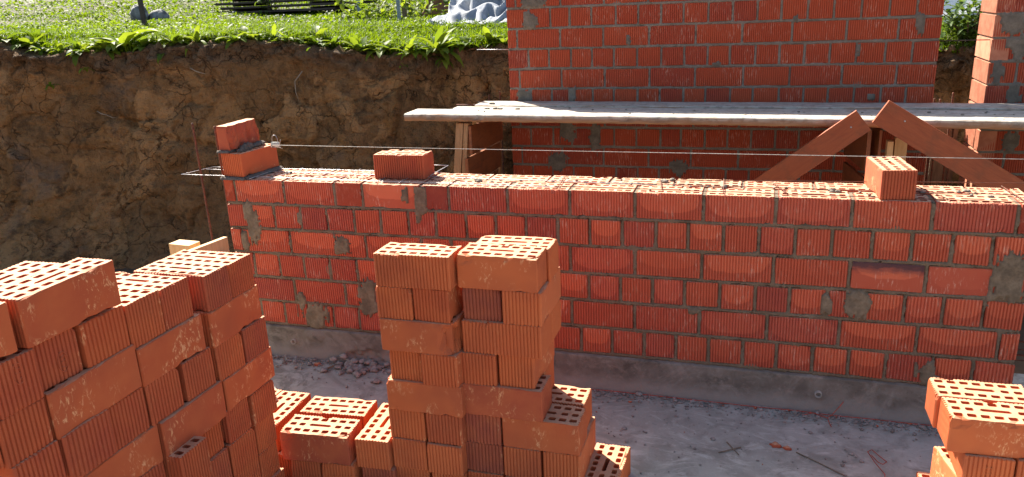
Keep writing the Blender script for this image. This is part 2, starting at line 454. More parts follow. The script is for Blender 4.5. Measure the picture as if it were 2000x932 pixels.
count = [0]
def brick(cx, cy, ztop, yaw, label, group, mesh=None, sx=1.0, sy=1.0, sz=1.0, jit=1.0, name='hollow_brick', seed=None, tone=None):
    """loose brick, its centre at cx, cy and its upper face at ztop; yaw in degrees turns its long axis off +X"""
    r = random.Random(count[0] * 13 + 5 if seed is None else seed); count[0] += 1
    o = bpy.data.objects.new(name, mesh or BRICKS[r.randrange(len(BRICKS))])
    o.rotation_euler = (rad(r.uniform(-.35, .35) * jit), rad(r.uniform(-.35, .35) * jit), rad(yaw + r.uniform(-.7, .7) * jit))
    o.scale = (sx, sy, sz)
    tn = tone if tone is not None else ((r.uniform(.45, .80) if group == GL else r.uniform(0, .6)) if r.random() < .88 else r.uniform(.8, .97))  # left-stack bricks toned darker to imitate the weaker bounce light there
    o.color = (tn, 0, 0, 1)
    o.location = (cx, cy, ztop - BH * sz)
    tag(o, label, 'brick', group)
    return link(o)

ORD = ['first', 'second', 'third', 'fourth', 'fifth', 'sixth', 'seventh', 'eighth']

# ------------------------------------------------------------------ left stack (we see its right-hand side, X about .26)
FX = .26
GL = 'bricks of the left stack'
# (kind, y0, y1, ztop, how far it stands out)   e = ribbed end, s = smooth long side, listed from the far end
left_rows = [
    ('top full row', [('e', -1.103, -.99, .018, .004), ('e', -1.217, -1.106, .022, .008), ('e', -1.374, -1.264, .040, -.012), ('e', -1.499, -1.377, .046, -.010), ('e', -1.640, -1.505, .054, -.006), ('e', -1.768, -1.646, .062, -.022), ('e', -1.893, -1.771, .058, .004)]),
    ('second full row', [('s', -1.222, -.979, -.089, .006), ('s', -1.494, -1.246, -.077, .0), ('s', -1.769, -1.499, -.058, .004), ('e', -1.894, -1.773, -.060, .0), ('e', -2.02, -1.898, -.056, .0)]),
    ('third full row', [('e', -1.087, -.966, -.201, .006), ('e', -1.218, -1.094, -.197, .010), ('e', -1.352, -1.231, -.188, .004), ('e', -1.49, -1.366, -.180, .0), ('e', -1.62, -1.496, -.179, -.006), ('e', -1.763, -1.624, -.172, .016), ('e', -1.888, -1.768, -.172, .010)]),
    ('fourth full row', [('s', -1.207, -.959, -.311, .008), ('s', -1.473, -1.217, -.303, .016), ('s', -1.733, -1.476, -.300, .0)]),
    ('fifth full row', [('e', -1.095, -.971, -.421, .008), ('e', -1.220, -1.110, -.411, .004), ('e', -1.346, -1.228, -.420, -.02), ('p', -1.474, -1.362, -.402, .05), ('e', -1.603, -1.479, -.409, .0), ('e', -1.73, -1.607, -.41, .0)]),
    ('sixth full row', [('e', -1.094, -.992, -.530, .0), ('e', -1.227, -1.103, -.522, .010), ('e', -1.352, -1.231, -.524, .002), ('e', -1.48, -1.357, -.52, .01), ('e', -1.605, -1.484, -.52, .0)]),
    ('seventh full row', [('e', -1.094, -.998, -.637, .0), ('e', -1.22, -1.098, -.63, .0), ('e', -1.347, -1.225, -.63, .0), ('e', -1.472, -1.351, -.63, .01)]),
    ('eighth full row', [('e', -1.105, -.992, -.745, .02), ('e', -1.22, -1.099, -.74, .0), ('e', -1.347, -1.225, -.74, .0), ('e', -1.472, -1.351, -.74, .0)]),
]
marks = []
nxt_rows = {left_rows[i][0]: (left_rows[i + 1][1] if i + 1 < len(left_rows) else []) for i in range(len(left_rows))}
for rn, row in left_rows:
    for i, (k, y0, y1, zt, dx) in enumerate(row):
        w = y1 - y0 - .0015; dx *= .55 if k != 'p' else 1
        below = [q[3] for q in nxt_rows[rn] if q[1] < y1 - .03 and q[2] > y0 + .03 and q[0] != 'p']
        zb = (sum(below) / len(below)) if below else (-.8555 if rn.startswith('eighth') else zt - BH)
        hz = min(1.13, max(.93, (zt - zb - .0008) / BH))
        where = '%s from far end, %s of left stack' % (ORD[i], rn)
        nxt = left_rows[[q[0] for q in left_rows].index(rn) + 1][1] if rn != 'eighth full row' else None
        if k == 's':
            brick(FX + dx - BW / 2, (y0 + y1) / 2, zt, -90, 'smooth long brick side, ' + where, GL, sx=w / BL, sz=hz)
        else:
            lb = ('brick pulled out of line, ' if k == 'p' else 'ribbed brick end, ') + where
            o = brick(FX + dx - BL / 2, (y0 + y1) / 2, zt, 0 if i % 2 else 180, lb, GL, sy=w / BW, sz=hz)
            if rn.startswith('top') and i in (5, 6): marks.append((o, 1 if i % 2 else -1, .01 if i == 5 else -.012, .040 if i == 5 else .072))
brick(.212, -1.652, .176, -90, 'big smooth brick lying on the top full row of the left stack', GL, sx=1.07, sy=.92, sz=1.06)
brick(.098, -1.690, .174, -89, 'brick behind the big smooth one, crowning the left stack', GL, sx=1.05)
brick(.20, -1.937, .180, -90, 'smooth brick cut by the photo edge beside the big smooth brick', GL, sx=1.06, sz=1.05)

# ------------------------------------------------------------------ middle stack
GM = 'bricks of the middle stack'
zt = [.012, -.096, -.203, -.310, -.417, -.525, -.633, -.742]
FL, FR = -.905, -.870
def side(kind, x0, x1, row, fy, label, mesh=None, z=None, flip=0, tone=None):
    w = x1 - x0 - .002
    z = zt[row] if z is None else z
    if kind == 's': return brick((x0 + x1) / 2, fy + BW / 2, z, 180, label, GM, mesh, sx=w / BL, tone=tone)
    if kind == 'r': return brick((x0 + x1) / 2, fy + BW / 2, z, 0, label, GM, mesh, sx=w / BL, tone=tone)
    return brick((x0 + x1) / 2, fy + BL / 2, z, 90 if flip else -90, label, GM, mesh, sy=w / BW, tone=tone)
side('r', .636, .888, 0, FL, 'ribbed brick crowning the left column of the middle stack', tone=.3)
side('e', .632, .754, 1, FL, 'left ribbed end under the crowning left-column brick of the middle stack', tone=0.25)
side('e', .757, .877, 1, FL + .004, 'right ribbed end under the crowning left-column brick of the middle stack', tone=0.62)
side('s', .636, .888, 2, FL - .003, 'smooth brick with a broken-off corner in the middle stack', BROKEN)
side('e', .653, .767, 3, FL + .008, 'left ribbed end under the broken smooth brick, middle stack')
side('e', .769, .893, 3, FL - .004, 'right ribbed end under the broken smooth brick, middle stack')
side('s', .636, .897, 4, FL, 'smooth scuffed brick, fifth from the top, left column of middle stack')
side('e', .633, .761, 5, FL + .006, 'ribbed end first from left in sixth row of middle stack')
side('e', .765, .891, 5, FL + .004, 'ribbed end second from left in sixth row of middle stack')
side('e', .636, .758, 6, FL, 'ribbed end first from left in seventh row of middle stack')
side('e', .762, .887, 6, FL - .004, 'ribbed end second from left in seventh row of middle stack')
side('e', .636, .761, 7, FL + .01, 'ribbed end first from left in bottom row of middle stack')
side('e', .770, .886, 7, FL + .004, 'ribbed end second from left in bottom row of middle stack')
side('s', .894, 1.150, 0, FR, 'front smooth brick crowning the right column of the middle stack', CHIPPED, tone=.2)
brick(1.034, -.707, .008, .6, 'rear brick crowning the right column of the middle stack', GM)
side('e', .902, 1.028, 1, FR + .012, 'dark ribbed end under the front crowning brick of middle stack', tone=1.0)
side('e', 1.032, 1.157, 1, FR, 'orange ribbed end under the front crowning brick of middle stack', tone=0.35)
side('r', .899, 1.156, 2, FR, 'wide ribbed brick, third from top, right column of middle stack', tone=0.45)
brick(1.030, -.683, zt[2], 0, 'brick behind the wide ribbed third-row brick of middle stack', GM)
side('e', .884, 1.006, 3, FR - .004, 'left ribbed end, fourth row, right column of middle stack')
side('e', 1.011, 1.128, 3, FR + .004, 'right ribbed end, fourth row, right column of middle stack')
side('s', .890, 1.152, 4, FR - .006, 'plain dark smooth brick, fifth row, right column of middle stack', tone=0.8)
brick(1.008, -.683, zt[4], 180, 'brick behind the plain dark smooth fifth-row brick of middle stack', GM, sx=.94)
side('e', .877, 1.008, 5, FR + .002, 'ribbed end left of the stepped-out smooth brick in middle stack', tone=0.93)
side('s', 1.013, 1.265, 5, FR + .004, 'front smooth brick stepping out to the right of middle stack', tone=0.55)
brick(1.128, -.678, zt[5], .5, 'rear brick of the step at the right of middle stack', GM, BRICKS[2])
side('e', .880, 1.009, 6, FR + .004, 'ribbed end third from left in seventh row of middle stack', tone=1.0)
side('e', 1.014, 1.139, 6, FR, 'ribbed end fourth from left in seventh row of middle stack')
side('e', 1.143, 1.266, 6, FR + .004, 'ribbed end rightmost in seventh row of middle stack')
side('e', .884, 1.009, 7, FR, 'ribbed end third from left in bottom row of middle stack')
side('e', 1.014, 1.137, 7, FR, 'ribbed end fourth from left in bottom row of middle stack')
side('e', 1.142, 1.262, 7, FR, 'ribbed end rightmost in bottom row of middle stack')
brick(1.316, -.706, -.755, 88.5, 'single brick lying on the floor right of the middle stack', 'bricks on the floor', BRICKS[1])

# low bricks between the two stacks
GB = 'low bricks between the left and middle stacks'
def at_corner(x, y, yaw, lx, ly):
    c, s = math.cos(rad(yaw)), math.sin(rad(yaw))
    return x + c * lx - s * ly, y + s * lx + c * ly
cx, cy = at_corner(.246, -.965, 5.8, .125, .06)
brick(cx, cy, -.629, 185.8, 'front smooth sunlit brick lying low between the two stacks', GB, CHIPPED)
cx, cy = at_corner(.220, -.795, 4.3, .125, .06)
brick(cx, cy, -.648, 4.3, 'rear of the two crosswise low bricks between the stacks', GB, BRICKS[3])
cx, cy = at_corner(.631, -.922, 93.5, .125, .06)
brick(cx, cy, -.640, 93.5, 'low brick tucked lengthwise against the foot of the middle stack', GB, BRICKS[4])
brick(.127, -.786, -.650, 91, 'low brick half hidden by the left stack, holes facing up', GB, BRICKS[5])
brick(.0, -.782, -.652, 90, 'farthest left low brick, barely showing past the left stack', GB)
brick(.312, -.825, -.738, 94, 'left dark ribbed end beneath the front low smooth brick', GB, sy=.92)
brick(.437, -.822, -.738, 94, 'right dark ribbed end beneath the front low smooth brick', GB)
brick(.577, -.795, -.750, 93, 'ribbed end beneath the low lengthwise brick', GB)
brick(.19, -.80, -.748, 91, 'bottom brick beneath the half hidden low brick', GB, sy=.95)
brick(.06, -.79, -.750, 90, 'bottom brick in the gap beside the left stack', GB)

# right stack
GR = 'bricks of the right stack'
brick(2.415, -.705, -.415, 181, 'front smooth brick on top of the right stack', GR, CHIPPED)
brick(2.402, -.581, -.415, 181, 'rear sunlit brick on top of the right stack', GR, BRICKS[0])
marks.append((brick(2.401, -.650, -.523, -90, 'ribbed end under the front brick of the right stack', GR, sy=1.03), 1, .0, .056))
brick(2.530, -.648, -.523, -90, 'ribbed end cut by the photo edge, second row of right stack', GR, sy=1.03)
brick(2.391, -.665, -.632, 101.5, 'sunlit brick turned askew, jutting left from the right stack', GR, BRICKS[3])
brick(2.52, -.66, -.632, 92, 'third-row brick beside the askew one in the right stack', GR)
brick(2.40, -.72, -.740, 1, 'bottom row brick under the askew brick of the right stack', GR)
brick(2.40, -.592, -.740, 1, 'rear bottom brick of the right stack', GR)

# ------------------------------------------------------------------ walls
def ribbed_prism(mb, x0, x1, z0, z1, y_front, depth, r, rnd, smooth=False, scorch=0.0, left_ribs=None):
    """one laid brick: ribbed or smooth face towards -Y"""
    L = x1 - x0
    D = 0.0 if smooth else .0038
    pts = []
    nr = max(2, round(L / .0109)); pw = L / nr
    for i in range(nr):
        for t, g in ((.0, .55), (.14, 1.), (.30, .1), (.52, 0), (.74, .1), (.90, .9)):
            gg = g * D
            if i == 0 and t == 0: gg = .002
            pts.append((x0 + pw * (i + t), gg))
    pts.append((x1, .002))
    n = len(pts)
    zs = [(z0, .0022), (z0 + .0035, .0), ((z0 * .6 + z1 * .4), 0), (z1 - .0035, 0), (z1, .0022)]
    tilt = r.uniform(-.0024, .0024); off = r.uniform(-.0026, .0014); tz = r.uniform(-.0020, .0020); sag = r.uniform(-.0022, .0022); z0 += r.uniform(-.002, .003); z1 += r.uniform(-.0035, .0012)
    vs = []; bu = []; bv = []
    xc = (x0 + x1) / 2; zc = (z0 + z1) / 2
    for z, ins in zs:
        for x, g in pts:
            u = (x - xc) / (L / 2)
            e = ins * (1 + noise.noise(Vector((x * 160, z * 40, rnd * 9)))) if ins else 0
            y = y_front + off + tilt * u + tz * (z - zc) / .05 + g + e
            if abs(u) > .93: y += .002 * (abs(u) - .93) / .07
            vs.append((x + (math.copysign(e, -u) if abs(u) > .98 else 0), y, z + sag * u)); bu.append(x - xc); bv.append(z - zc)
        for xx in (x1, x0):
            vs.append((xx, y_front + depth, z)); bu.append(xx - xc); bv.append(z - zc)
    m = n + 2; fs = []
    for k in range(len(zs) - 1):
        for i in range(m):
            j = (i + 1) % m
            fs.append((k * m + i, k * m + j, (k + 1) * m + j, (k + 1) * m + i))
    fs.append(tuple((len(zs) - 1) * m + i for i in range(m)))
    fs.append(tuple(i for i in range(m - 1, -1, -1)))
    mb.add(vs, fs, False, rnd=rnd, bu=bu, bv=bv, hl=L / 2, scorch=scorch, smooth_side=float(smooth))

def mesh_arrays(me):
    return [v.co.copy() for v in me.vertices], [tuple(p.vertices) for p in me.polygons]
BARR = [mesh_arrays(b) for b in BRICKS]

def holed_brick(mb, x0, x1, y0, ztop, rnd, flip, k):
    """top course brick with its holes open to the sky, ribbed side towards -Y unless flipped"""
    vs, fs = BARR[k % len(BARR)]
    sx = (x1 - x0) / BL
    h = .1035 / BH
    c, s = (1, 1) if not flip else (-1, -1)
    out = [Vector((c * v.x * sx + (x0 + x1) / 2, s * v.y + y0 + BW / 2, v.z * h + ztop - .1035)) for v in vs]
    bu = [c * v.x * sx for v in vs]; bv = [v.z * h - .05275 for v in vs]
    mb.add(out, fs, False, rnd=rnd, bu=bu, bv=bv, hl=(x1 - x0) / 2, scorch=0.0, smooth_side=float(flip))

def mortar_sheet(mb, xa, xb, za, zb, yf, rows, res, patches, seed, out=.0012, cover=.5):
    """raked, ragged mortar: fills the joints, smears over brick edges here and there and bulges into daubed patches"""
    nx = int((xb - xa) / res); nz = int((zb - za) / res)
    vs = []; pa = []; fs = []
    zr = [(zt_, zt_ - PITCH, xs) for zt_, xs in rows]
    for j in range(nz + 1):
        z = za + (zb - za) * j / nz
        xs = None; dz = 9
        for t, b, x_ in zr:
            dz = min(dz, abs(z - (b + .0073)), abs(z - (t + .0073)))
            if b <= z < t + 1e-6: xs = x_
        for i in range(nx + 1):
            x = xa + (xb - xa) * i / nx
            q = Vector((x + seed, z, seed * .37))
            d = dz
            if xs:
                for e in xs:
                    if abs(x - e) < d: d = abs(x - e)
            n1 = noise.noise(q * 75); n2 = noise.noise(q * 19); n3 = noise.noise(q * 210)
            dr = noise.noise(Vector((x * 92, z * 7, seed)))
            d = d - .0066 - (n1 * .0050 + n2 * .0060 + n3 * .0020)
            if dz < .026: d -= max(0, dr - .05) * .020 * max(0, noise.noise(q * 3.3 + Vector((1, 5, 0))) + .25)
            sm = noise.noise(q * 8.5 + Vector((3, 1, 7)))
            if sm > .52: d -= (sm - .52) * .10
            t = min(max((.0035 - d) / .0055, 0), 1); t = t * t * (3 - 2 * t)
            raked = max(0, noise.noise(q * 6.0 + Vector((9, 0, 0))) - .1) * (.016 if dz > .012 else .007)
            y_j = yf + out + raked + n3 * .0018 + n2 * .0016
            y = (yf + .014) * (1 - t) + y_j * t
            pk = 0.0
            for (px, pz, rx, rz) in patches:
                u = (x - px) / rx; w = (z - pz) / rz
                if abs(u) > 1.7 or abs(w) > 1.9: continue
                rr = (abs(u) ** 2.6 + abs(w) ** 2.6) ** (1 / 2.6) - 1 + .42 * noise.noise(q * 17 + Vector((px * 9, 0, 0))) + .24 * noise.noise(q * 60) + .42 * noise.noise(Vector((x * 92, z * 7, seed)))
                k = min(max((.06 - rr) / .10, 0), 1); k = k * k * (3 - 2 * k)
                yp = yf - .0062 + .0034 * noise.noise(q * 33) + .0012 * noise.noise(Vector((x * 160, z * 20, 0)))
                y = y * (1 - k) + yp * k; pk = max(pk, k)
            vs.append((x, y, z)); pa.append(pk)
    w = nx + 1
    for j in range(nz):
        for i in range(nx):
            a = j * w + i
            fs.append((a, a + 1, a + w + 1, a + w))
    mb.add(vs, fs, True, patch=pa)

# --- the low wall being built
low_wall = empty('brick_wall', (1.04, 0, -.855))
tag(low_wall, 'low unfinished red brick wall of six courses on a concrete footing, mesh on top', 'wall')
def child_world(o, parent):
    o.parent = parent; o.matrix_parent_inverse = Matrix.Translation(-Vector(parent.location)); return o

XE = 2.662
fr = [
    [-.582, -.529, -.271, -.015, .120, .395, .522, .78, 1.04, 1.30, 1.56, 1.82, 2.08, 2.34, 2.60, XE],
    [-.584, -.455, -.337, -.200, -.067, .069, .196, .329, .456, .593, .724, .855, .988, 1.12, 1.25, 1.382, 1.505, 1.637, 1.766, 1.894, 2.021, 2.156, 2.285, 2.414, 2.538, XE],
    [-.586, -.525, -.272, .112, .38, .52, .78, 1.038, 1.301, 1.56, 1.823, 2.089, 2.342, 2.585, XE],
    [-.584, -.481, -.344, -.214, -.081, .055, .19, .32, .45, .58, .71, .845, .979, 1.113, 1.243, 1.371, 1.497, 1.631, 1.763, 1.887, 2.02, 2.15, 2.283, 2.41, 2.538, XE],
    [-.586, -.54, -.281, -.017, .243, .50, .76, 1.04, 1.30, 1.556, 1.812, 2.071, 2.336, 2.60, XE],
    [-.585, -.478, -.35, -.22, -.093, .041, .17, .30, .43, .56, .69, .82, .95, 1.078, 1.208, 1.339, 1.468, 1.595, 1.727, 1.853, 1.985, 2.113, 2.241, 2.40, 2.531, XE],
]
smooth_set = {(0, 4), (2, 11), (2, 12)}
mb = MB(); r = random.Random(3)
for k, xs in enumerate(fr):
    ztop = -k * PITCH
    for i in range(len(xs) - 1):
        x0, x1 = xs[i] + (.0068 if i else 0), xs[i + 1] - (.0068 if i < len(xs) - 2 else 0)
        rnd = r.random()
        if k == 0:
            holed_brick(mb, x0, x1, .0, ztop + r.uniform(-.001, .0012), rnd, (k, i) in smooth_set, i)
        else:
            ribbed_prism(mb, x0, x1, ztop - .1030 + r.uniform(-.002, .002), ztop + r.uniform(-.0015, .0015), 0, .118, r, rnd,
                         (k, i) in smooth_set, 1.0 if (k, i) == (2, 11) else 0.0)
# back leaf of the top course
xb = [-.582] + [-.40 + .262 * i for i in range(12)] + [XE]
for i in range(len(xb) - 1):
    holed_brick(mb, xb[i] + .004, xb[i + 1] - .004, .130, r.uniform(-.002, .001), r.random(), True, i + 3)
ob = mb.build('brickwork', M['wallbrick']); child_world(ob, low_wall)

mp = [(-.454, -.206, .040, .080), (-.470, -.14, .026, .05), (-.507, -.291, .020, .042), (-.008, -.284, .040, .046), (.394, -.057, .030, .062), (.377, -.141, .014, .034),
      (.326, -.046, .019, .036), (-.19, -.640, .070, .066), (.096, -.526, .042, .082), (2.021, -.409, .022, .046), (2.127, -.411, .046, .052),
      (2.604, -.258, .056, .100), (2.386, -.655, .032, .055), (2.348, -.643, .012, .036), (1.533, -.477, .022, .013), (-.25, -.575, .02, .04)]
mb = MB()
mortar_sheet(mb, -.578, XE - .004, -6 * PITCH - .002, -.0065, 0, [(-k * PITCH, fr[k][1:-1]) for k in range(6)], .0052, mp, 1.0)
# mortar in the body of the wall behind the faces
mb.box((1.04, .142, -3 * PITCH - .056), (3.23, .200, 5 * PITCH - .006), patch=0.0)
mb.box((1.04, .1245, -.056), (3.228, .010, .100), patch=0.0)
for x in xb[1:-1]: mb.box((x, .19, -.054), (.009, .112, .098), patch=0.0)
for x in fr[0][1:-1]: mb.box((x, .064, -.0545), (.013, .106, .100), patch=0.0)
ob = mb.build('mortar', M['mortar']); child_world(ob, low_wall)

# concrete footing with board marks, a blown patch and two sleeve ends
mb = MB(); vs = []; fs = []
nx, nz = 420, 26
za, zb = -.875, -.7065
for j in range(nz + 1):
    z = za + (zb - za) * j / nz
    for i in range(nx + 1):
        x = -.60 + 3.29 * i / nx
        q = Vector((x, z, 3))
        y = -.012 + .004 * noise.noise(q * 3) + .002 * noise.noise(q * 40) + .0012 * noise.noise(q * 110)
        y -= .016 * max(0, (-.80 - z) / .06) ** 1.5 * (.6 + .5 * noise.noise(Vector((x * 5, 0, 0))))
        d = math.hypot((x - .06) / .085, (z + .83) / .045)
        if d < 1.5:
            k = min(1, max(0, (1.15 - d + .5 * noise.noise(q * 40)) / .4))
            y += k * (.016 + .016 * noise.noise(q * 60))
        y -= .010 * max(0, 1 - math.hypot((x + .20) / .06, (z + .735) / .036)) ** .5
        if abs(x - 2.23 - (z + .79) * -.2) < .003: y += .004
        vs.append((x, y, z))
w = nx + 1
for j in range(nz):
    for i in range(nx):
        a = j * w + i; fs.append((a, a + 1, a + w + 1, a + w))
n0 = len(vs)
vs += [(-.60, .27, za), (2.69, .27, za), (2.69, .27, zb), (-.60, .27, zb)]
fs += [(n0, n0 + 3, n0 + 2, n0 + 1)]
fs.append(tuple([nz * w + i for i in range(nx + 1)] + [n0 + 2, n0 + 3]))
fs.append(tuple([j * w for j in range(nz, -1, -1)] + [n0, n0 + 3])); fs.append(tuple([j * w + nx for j in range(nz + 1)] + [n0 + 2, n0 + 1]))
mb.add(vs, fs, True)
ob = mb.build('footing', M['footing']); child_world(ob, low_wall)
for px, pz in ((-.313, -.778), (2.015, -.777)):
    b2 = MB(); ns = 16; ro, ri = .0135, .0095
    vs = []; fs = []
    for (rr, y) in ((ro, .02), (ro, -.022), (ri, -.022), (ri, .02)):
        for k in range(ns):
            t = 2 * math.pi * k / ns; vs.append((px + rr * math.cos(t), y, pz + rr * math.sin(t)))
    for a in range(3):
        for k in range(ns):
            k2 = (k + 1) % ns; fs.append((a * ns + k, a * ns + k2, (a + 1) * ns + k2, (a + 1) * ns + k))
    fs.append(tuple(3 * ns + k for k in range(ns)))
    b2.add(vs, fs, True)
    po = b2.build('sleeve_pipe', M['pipe']); child_world(po, low_wall)

# --- the tall wall behind and the pier at its right
def tall(name, label, xa, xb, yf, yb, zlo, rows, res, patches, seed, cat, ends):
    t = empty(name, ((xa + xb) / 2, yf, -.855)); tag(t, label, cat)
    mb = MB(); me_ = MB(); r = random.Random(seed)
    for kk, (zt_, xs) in enumerate(rows):
        if zt_ < zlo: continue
        allx = [xa] + xs + [xb]
        for i in range(len(allx) - 1):
            ribbed_prism(mb, allx[i] + (.006 if i else 0), allx[i + 1] - (.006 if i < len(allx) - 2 else 0), zt_ - .1030 + r.uniform(-.002, .002), zt_ + r.uniform(-.0015, .0015), yf, .1, r, r.random())
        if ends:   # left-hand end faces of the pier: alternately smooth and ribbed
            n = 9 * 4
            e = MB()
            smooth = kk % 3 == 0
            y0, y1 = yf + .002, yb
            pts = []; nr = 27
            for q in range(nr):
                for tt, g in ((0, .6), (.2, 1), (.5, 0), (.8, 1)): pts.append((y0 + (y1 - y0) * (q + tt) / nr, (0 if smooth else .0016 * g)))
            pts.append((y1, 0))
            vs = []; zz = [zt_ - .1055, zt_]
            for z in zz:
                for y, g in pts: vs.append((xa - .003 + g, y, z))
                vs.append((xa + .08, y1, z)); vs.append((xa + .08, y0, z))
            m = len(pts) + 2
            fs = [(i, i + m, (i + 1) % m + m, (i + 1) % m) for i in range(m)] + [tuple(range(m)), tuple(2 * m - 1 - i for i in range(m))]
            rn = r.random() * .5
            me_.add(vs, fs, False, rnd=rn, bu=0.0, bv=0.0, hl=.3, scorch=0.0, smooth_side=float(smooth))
    ob = mb.build('brickwork', M['oldbrick']); child_world(ob, t)
    if ends: ob = me_.build('end_bricks', M['sunlitend']); child_world(ob, t)
    mb = MB()
    mortar_sheet(mb, xa + .004, xb - .004, zlo, rows[0][0] - .004, yf, [q for q in rows if q[0] >= zlo], res, patches, seed)
    mb.box(((xa + xb) / 2, (yf + yb) / 2 + .012, (zlo + rows[0][0]) / 2 - .004), (xb - xa - .014, yb - yf - .030, rows[0][0] - zlo - .01), patch=0.0)
    # the far side of the wall
    ob = mb.build('mortar', M['drymortar']); child_world(ob, t)
    return t
zs_rows = []
zt0 = .197 - .006 + 6 * PITCH
st = [.334 + .2603 * i for i in range(9)]
hd = [.400 + .1302 * i for i in range(17)]
rows = []
k = 1
while True:
    z = zt0 - k * PITCH
    if z < -.84: break
    even = (k % 2 == 0)          # rows at zt0 - 6*PITCH = top of header course
    rr = random.Random(k)
    xs = [q + rr.uniform(-.008, .008) for q in (hd if even else st)]
    rows.append((z, xs)); k += 1
pb = [(.418, .603, .045, .052), (.363, .151, .042, .040), (.661, .15, .026, .050), (.441, .705, .085, .035), (2.514, .518, .022, .055), (2.232, .382, .010, .046), (2.308, .138, .02, .016),
      (.62, -.06, .05, .075), (.80, -.10, .03, .10), (1.30, -.27, .05, .05), (.56, -.25, .06, .06), (1.0, .47, .015, .03), (1.5, .33, .02, .012), (1.9, .56, .015, .02)]
tall('brick_wall', 'tall red brick wall rising behind the plank platform', .270, 2.612, 1.692, 1.942, -.84, rows, .0085, pb, 5.0, 'wall', False)
prow = [(z, ([3.11 + .26 * i for i in range(2)] if i0 % 2 else [2.985 + .26 * i for i in range(3)])) for i0, (z, _) in enumerate(rows)]
pq = [(2.930, .505, .055, .055), (2.985, .378, .025, .060), (2.903, .264, .028, .054), (2.985, .154, .034, .046), (2.95, .40, .04, .03), (3.0, -.1, .04, .06), (3.2, .3, .06, .05)]
tall('brick_pier', 'red brick pier at the right edge with sunlit left side', 2.858, 3.62, 1.716, 2.03, -.84, prow, .0085, pq, 8.0, 'pier', True)

# ------------------------------------------------------------------ bricks and mortar set on the low wall
GW = 'loose bricks resting on the low wall'
brick(.133 + .124, .095 + .06, .108, .5, 'ribbed loose brick on the low wall, near its left half', GW, CHIPPED, sx=.95, seed=11, tone=.86)
cx, cy = at_corner(2.224, .012, 96, .125, .0)
brick(cx, cy, .106, 96, 'loose brick set end-on on the low wall in front of the braces', GW, BRICKS[2], sy=.96, seed=12, tone=.80)
cx, cy = at_corner(-.525, .004, 85, .125, .0)
corner = brick(cx, cy, .119, 85 + 180, 'orange brick bedded crosswise on the left end of the low wall', GW, BRICKS[1], sy=.97, seed=40, tone=.5)
# split brick: a thin ragged slab on its side
nu, nv = 26, 10
mb = MB(); vs = []; fs = []
for sidex in (0, 1):
    for j in range(nv + 1):
        for i in range(nu + 1):
            u, w = i / nu, j / nv
            y = .01 + .235 * u - (.020 * w if u > .9 else 0); z = .137 + .108 * w
            x = -.587
            if sidex:
                rag = .006 * noise.noise(Vector((u * 9, w * 2.0, 4))) + .004 * noise.noise(Vector((u * 30, w * 9, 1)))
                gro = -.010 * max(0, math.sin(u * 21 + 1.2 * math.sin(w * 3)))
                x += .050 + rag + gro + .012 * (1 - u) * (1 if w < .95 else 1)
            else: x += .0015 * math.sin(u * 140)
            vs.append((x, y + (.003 if w == 1 else 0), z))
w_ = nu + 1; S = (nv + 1) * w_
for j in range(nv):
    for i in range(nu):
        a = j * w_ + i
        fs.append((a, a + w_, a + w_ + 1, a + 1)); fs.append((S + a, S + a + 1, S + a + w_ + 1, S + a + w_))
for i in range(nu):
    fs.append((i, i + 1, S + i + 1, S + i)); a = nv * w_ + i; fs.append((a, S + a, S + a + 1, a + 1))
for j in range(nv):
    a = j * w_; fs.append((a, S + a, S + a + w_, a + w_)); a = j * w_ + nu; fs.append((a, a + w_, S + a + w_, S + a))
mb.add([Vector(v) - Vector((-.56, .125, .137)) for v in vs], fs, False)
sb = mb.build('split_brick', M['brick']); sb.location = (-.556, .128, .133); sb.color = (.88, 0, 0, 1)
tag(sb, 'split brick slab with ragged face on top of the orange corner brick', 'brick', GW)
sb.rotation_euler = (rad(.8), 0, rad(-3))

def press_mark(o, side_x, y0, z0, a=.013, b=.022, turn=0.0):
    """shallow oval maker's ring with worn strokes on the end of a brick"""
    mb = MB(); x = side_x * (BL / 2 - .0006)
    mb.tube([(x, y0 + a * math.cos(t), z0 + b * math.sin(t)) for t in [k * math.pi / 12 for k in range(25)]], .0013, 5, False)
    for k in (-1, 0, 1):
        mb.tube([(x, y0 - .006, z0 + k * .010), (x, y0 + .006, z0 + k * .010 + .003 * (k or 1))], .0011, 5)
    c = mb.build('press_mark', M['brick'], o); c.color = o.color
def lump(mb, c, size, seed, n=10, amp=.35):
    vs = []; fs = []; m = n
    for j in range(m + 1):
        th = math.pi * j / m
        for i in range(2 * m):
            ph = math.pi * i / m
            d = Vector((math.sin(th) * math.cos(ph), math.sin(th) * math.sin(ph), math.cos(th)))
            k = 1 + amp * noise.noise(d * 1.7 + Vector((seed, 0, 0))) + amp * .6 * noise.noise(d * 4.3 + Vector((0, seed, 0)))
            vs.append((c[0] + d.x * size[0] * k, c[1] + d.y * size[1] * k, c[2] + d.z * size[2] * k))
    w = 2 * m
    for j in range(m):
        for i in range(w):
            fs.append((j * w + i, j * w + (i + 1) % w, (j + 1) * w + (i + 1) % w, (j + 1) * w + i))
    mb.add(vs, fs, True)
